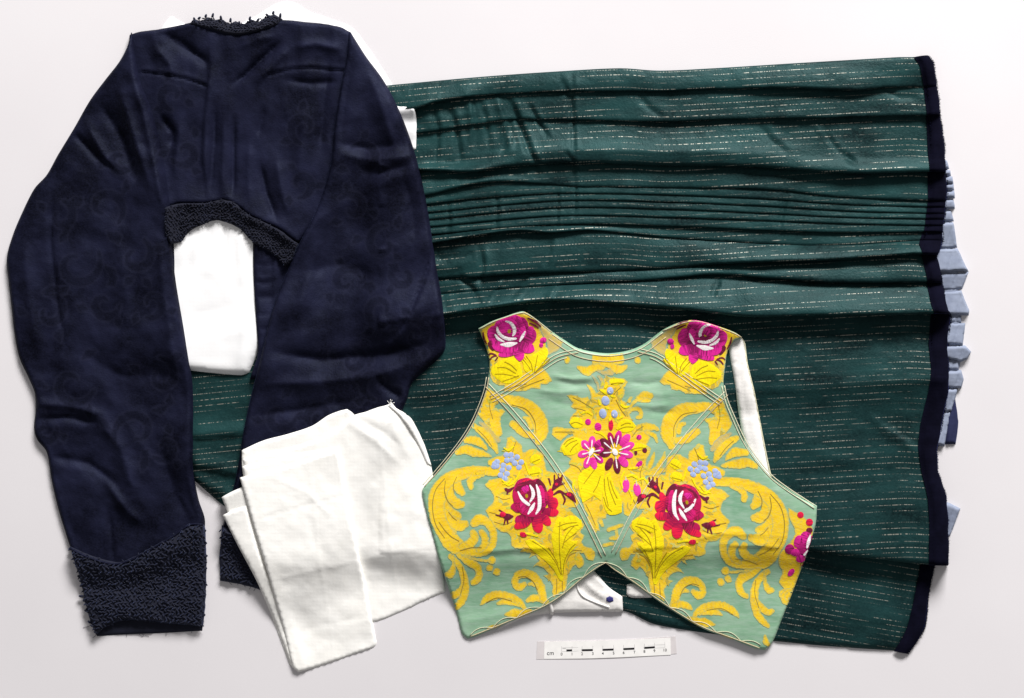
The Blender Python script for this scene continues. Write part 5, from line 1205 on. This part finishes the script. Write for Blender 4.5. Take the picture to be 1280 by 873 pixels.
for mk, x, y, rx, ry, rot in [('magenta', 735, 527.5, 3.6, 3.9, -20), ('magenta', 747.5, 533.5, 4.3, 5.1, -15), ('scarlet', 763.5, 531.5, 3.1, 6.8, 0), ('magenta', 798.6, 546.5, 3.3, 3.2, 20), ('maroon', 805.6, 562.7, 3, 3.6, -20), ('maroon', 794.5, 566, 2, 3.1, 0), ('magenta', 798.5, 581, 3.2, 6, 38), ('pink', 782, 607, 4.5, 8.4, 5), ('pink', 796, 612, 4.6, 8.4, -12),
                         ('scarlet', 999, 643, 4, 4, 0), ('scarlet', 1010, 652, 4.4, 4.6, 0), ('maroon', 1010, 662, 4, 3.4, 0), ('magenta_deep', 1006, 680, 11, 16, 14), ('magenta', 996, 676, 5, 8, 15), ('magenta', 1004, 672, 6, 9, 15), ('magenta_deep', 986, 686, 6, 6.5, 0), ('magenta', 993, 690, 8, 5, 20), ('magenta', 1000, 698, 6, 5, -20), ('maroon', 1003, 705, 3, 3, 0), ('magenta', 989, 716, 3.4, 5.6, 35)]:
    patch('bud', ell(x, y, rx, ry, rot), mk, 0.6, 0.6, 2.6)
for s in [[(1011, 668, .8), (1009, 676, 2.2), (1007, 684, 1)], [(1008, 687, .8), (1004, 693, 1.4)]]: patch('highlight', stroke_poly(s, 2), 'white_thread', 2.6, .7)
for s in [[(782, 596, .5), (782, 600, .9)], [(795, 601, .5), (795.5, 606, .9)]]: patch('highlight', stroke_poly(s, 2), 'cord', 1.4, .5)

# cords and stitched braid along seams and edges
def off(pts, d):
    p = smooth_line(pts, 4); T = np.gradient(p, axis=0); T /= np.hypot(*T.T)[:, None] + 1e-9
    return p + np.stack([-T[:, 1], T[:, 0]], -1) * d
for sm in (seamL, seamR):
    cord('seam_cord', sm, vz, 0.61, M['cord'], vest, lift=0.35)
    cord('seam_cord', off(sm, 5.5 if sm is seamL else -5.5), vz, 0.50, M['cord_rose'], vest, lift=0.35)
for sm, sg in ((seamLs, 1), (seamRs, -1)):
    cord('seam_cord', sm, vz, 0.58, M['cord'], vest, lift=0.35)
    cord('seam_cord', off(sm, 4 * sg), vz, 0.50, M['cord_rose'], vest, lift=0.35)
    cord('seam_cord', off(sm, 8 * sg)[: -4], vz, 0.50, M['cord'], vest, lift=0.35)
neck = [(690, 418), (706, 429), (723, 439), (745, 444), (765, 445), (788, 441), (806, 433), (828, 416)]
for k, dd in enumerate((0, 7)):
    cord('neck_cord', off(neck, dd), vz, 0.54, M['cord' if k != 1 else 'cord_rose'], vest, lift=0.35)
def scallop(pts, amp, wl):
    p = smooth_line(pts, 2.5); L = np.concatenate([[0], np.cumsum(np.hypot(*np.diff(p, axis=0).T))])
    T = np.gradient(p, axis=0); T /= np.hypot(*T.T)[:, None] + 1e-9
    return p + np.stack([-T[:, 1], T[:, 0]], -1) * (amp * np.abs(np.sin(math.pi * L / wl)))[:, None]
botL = [(757, 703), (745, 710), (725, 725), (705, 742), (682, 757), (655, 769), (620, 784), (588, 797)]
botR = [(757, 703), (768, 712), (790, 726), (820, 748), (850, 768), (880, 785), (915, 798), (950, 811)]
for bt, sg in ((botL, 1), (botR, -1)):
    cord('edge_cord', clip_in(smooth_line(bt, 4)), vz, 0.58, M['cord_rose'], vest, lift=0.5)
    q = scallop(bt, 5.5 * sg, 33)
    cord('edge_cord', clip_in(q), vz, 0.43, M['cord'], vest, step=2.5, lift=0.35)
armL = [(611, 472), (608, 488), (601, 508), (591, 530), (578, 551), (561, 573), (546, 591), (531, 608)]
armR = [(905, 482), (909, 500), (919, 524), (931, 550), (946, 573), (965, 595), (986, 611), (1003, 622), (1018, 632)]
shl = [(599, 412), (616, 403), (633, 397), (645, 393), (655, 391), (667, 398), (690, 416)]
shr = [(828, 414), (850, 405), (865, 402), (880, 404), (904, 412), (917, 417), (926, 422)]
for k, (e, mk) in enumerate(((armL, 'cord_rose'), (armR, 'cord'), (shl, 'cord_rose'), (shr, 'cord_rose'))):
    cord('edge_cord', e, vz, 0.65, M[mk], vest, lift=0.3)
cord('edge_cord', off(armL, 3), vz, 0.43, M['cord'], vest, lift=0.5)
cord('edge_cord', off(armR, 3.5), vz, 0.58, M['cord'], vest, lift=0.5)

# ------------------------------------------------------------------ centimetre scale
ruler = thing('scale_bar', 'small white paper centimetre scale below the vest', 'scale bar', 758, 810)
k0 = 1 / KF
def RW(x, y, z): return np.stack([(np.asarray(x, float) - 640) * S, (436.5 - np.asarray(y, float)) * S, np.asarray(z, float) * S + 0 * np.asarray(x, float)], -1)
def rz(x): return 0.12 + 0.3 * np.sin((np.asarray(x, float) - 672) / 60) ** 2
def strip(name, top, bot, zf_, mat, th=0.2):
    n = 24
    T = smooth_line(top, 4); Bt = smooth_line(bot, 4)
    T = np.array([np.interp(np.linspace(0, 1, n), np.linspace(0, 1, len(T)), T[:, k]) for k in (0, 1)]).T
    Bt = np.array([np.interp(np.linspace(0, 1, n), np.linspace(0, 1, len(Bt)), Bt[:, k]) for k in (0, 1)]).T
    V = np.concatenate([RW(T[:, 0], T[:, 1], zf_(T[:, 0]) + th), RW(Bt[:, 0], Bt[:, 1], zf_(Bt[:, 0]) + th), RW(T[:, 0], T[:, 1], zf_(T[:, 0]) * 0 + 0.05), RW(Bt[:, 0], Bt[:, 1], zf_(Bt[:, 0]) * 0 + 0.05)])
    F = [(n + i, n + i + 1, i + 1, i) for i in range(n - 1)]
    F += [(i, i + 1, 2 * n + i + 1, 2 * n + i) for i in range(n - 1)] + [(3 * n + i, 3 * n + i + 1, n + i + 1, n + i) for i in range(n - 1)]
    F += [(0, 2 * n, 3 * n, n), (n - 1, 2 * n - 1, 4 * n - 1, 3 * n - 1)]
    return make_obj(name, V, F, mat, ruler, smooth=False)
strip('plastic_sleeve', [(671.5, 802), (700, 801.5), (740, 800.8), (790, 799), (844.5, 795.5)], [(670.5, 824.3), (700, 824.2), (740, 823.5), (790, 821.5), (846, 817.3)], rz, M['sleeve'])
strip('paper_strip', [(680.5, 802.3), (700, 802), (740, 801.2), (790, 799.6), (838, 797.5)], [(680, 823.8), (700, 823.6), (740, 823), (790, 821), (838.5, 818.7)], lambda x: rz(x) + 0.2, M['paper'])
def mark(name, x0, y0, x1, y1, hw, mk):
    d = np.array([x1 - x0, y1 - y0]); nn = np.array([-d[1], d[0]]) / (np.hypot(*d) + 1e-9) * hw
    P = np.array([(x0, y0) + nn, (x1, y1) + nn, (x1, y1) - nn, (x0, y0) - nn])
    return make_obj(name, RW(P[:, 0], P[:, 1], rz(P[:, 0]) + 0.5), [(0, 1, 2, 3)], M[mk], ruler, smooth=False)
def ay(x): return np.interp(x, [702, 727, 760, 793, 831], [811.6, 811.2, 810.6, 809.2, 806.6])
for a, b_ in ((708, 715), (727, 741), (753, 767), (779, 793), (805, 818.5)):
    mark('scale_block', a, ay(a) + 1.7, b_, ay(b_) + 1.7, 1.25, 'ink')
mark('scale_line', 702, ay(702) - 1.5, 831, ay(831) - 0.6, 0.16, 'ink_grey'); mark('scale_line', 702, ay(702) + 3.2, 831, ay(831) + 3.2, 0.16, 'ink_grey')
tx = [702, 715, 727.5, 741, 753.5, 767, 779.5, 793, 805.5, 818, 831]
for x in tx: mark('tick', x, ay(x) - 3.6, x, ay(x) + 2.8, 0.18, 'ink_grey')
def text(s, x, y, size, mk, rot):
    c = bpy.data.curves.new('text', 'FONT'); c.body = s; c.size = size * S; c.align_x = 'CENTER'; c.align_y = 'CENTER'; c.offset = 0.00002
    t_ = bpy.data.objects.new('text', c); scene.collection.objects.link(t_)
    dg = bpy.context.evaluated_depsgraph_get()
    me = bpy.data.meshes.new_from_object(t_.evaluated_get(dg))
    bpy.data.objects.remove(t_)
    me.materials.clear(); me.materials.append(M[mk])
    o_ = bpy.data.objects.new('printed_number' if s[0].isdigit() else 'printed_letters', me); scene.collection.objects.link(o_)
    o_.parent = ruler; o_.matrix_parent_inverse = Matrix.Translation(-ruler.location)
    o_.location = RW(x, y, rz(x) + 0.55); o_.rotation_euler = (0, 0, rot)
    return o_
for i, x in enumerate(tx): text(str(i), x, ay(x) + 6.3, 5.0, 'ink', 0.03 + 0.02 * i / 10)
text('cm', 688, 816.6, 7.6, 'ink', 0.02)
text('mm', 705.5, ay(705) - 1.2, 2.6, 'ink_grey', 0.02)
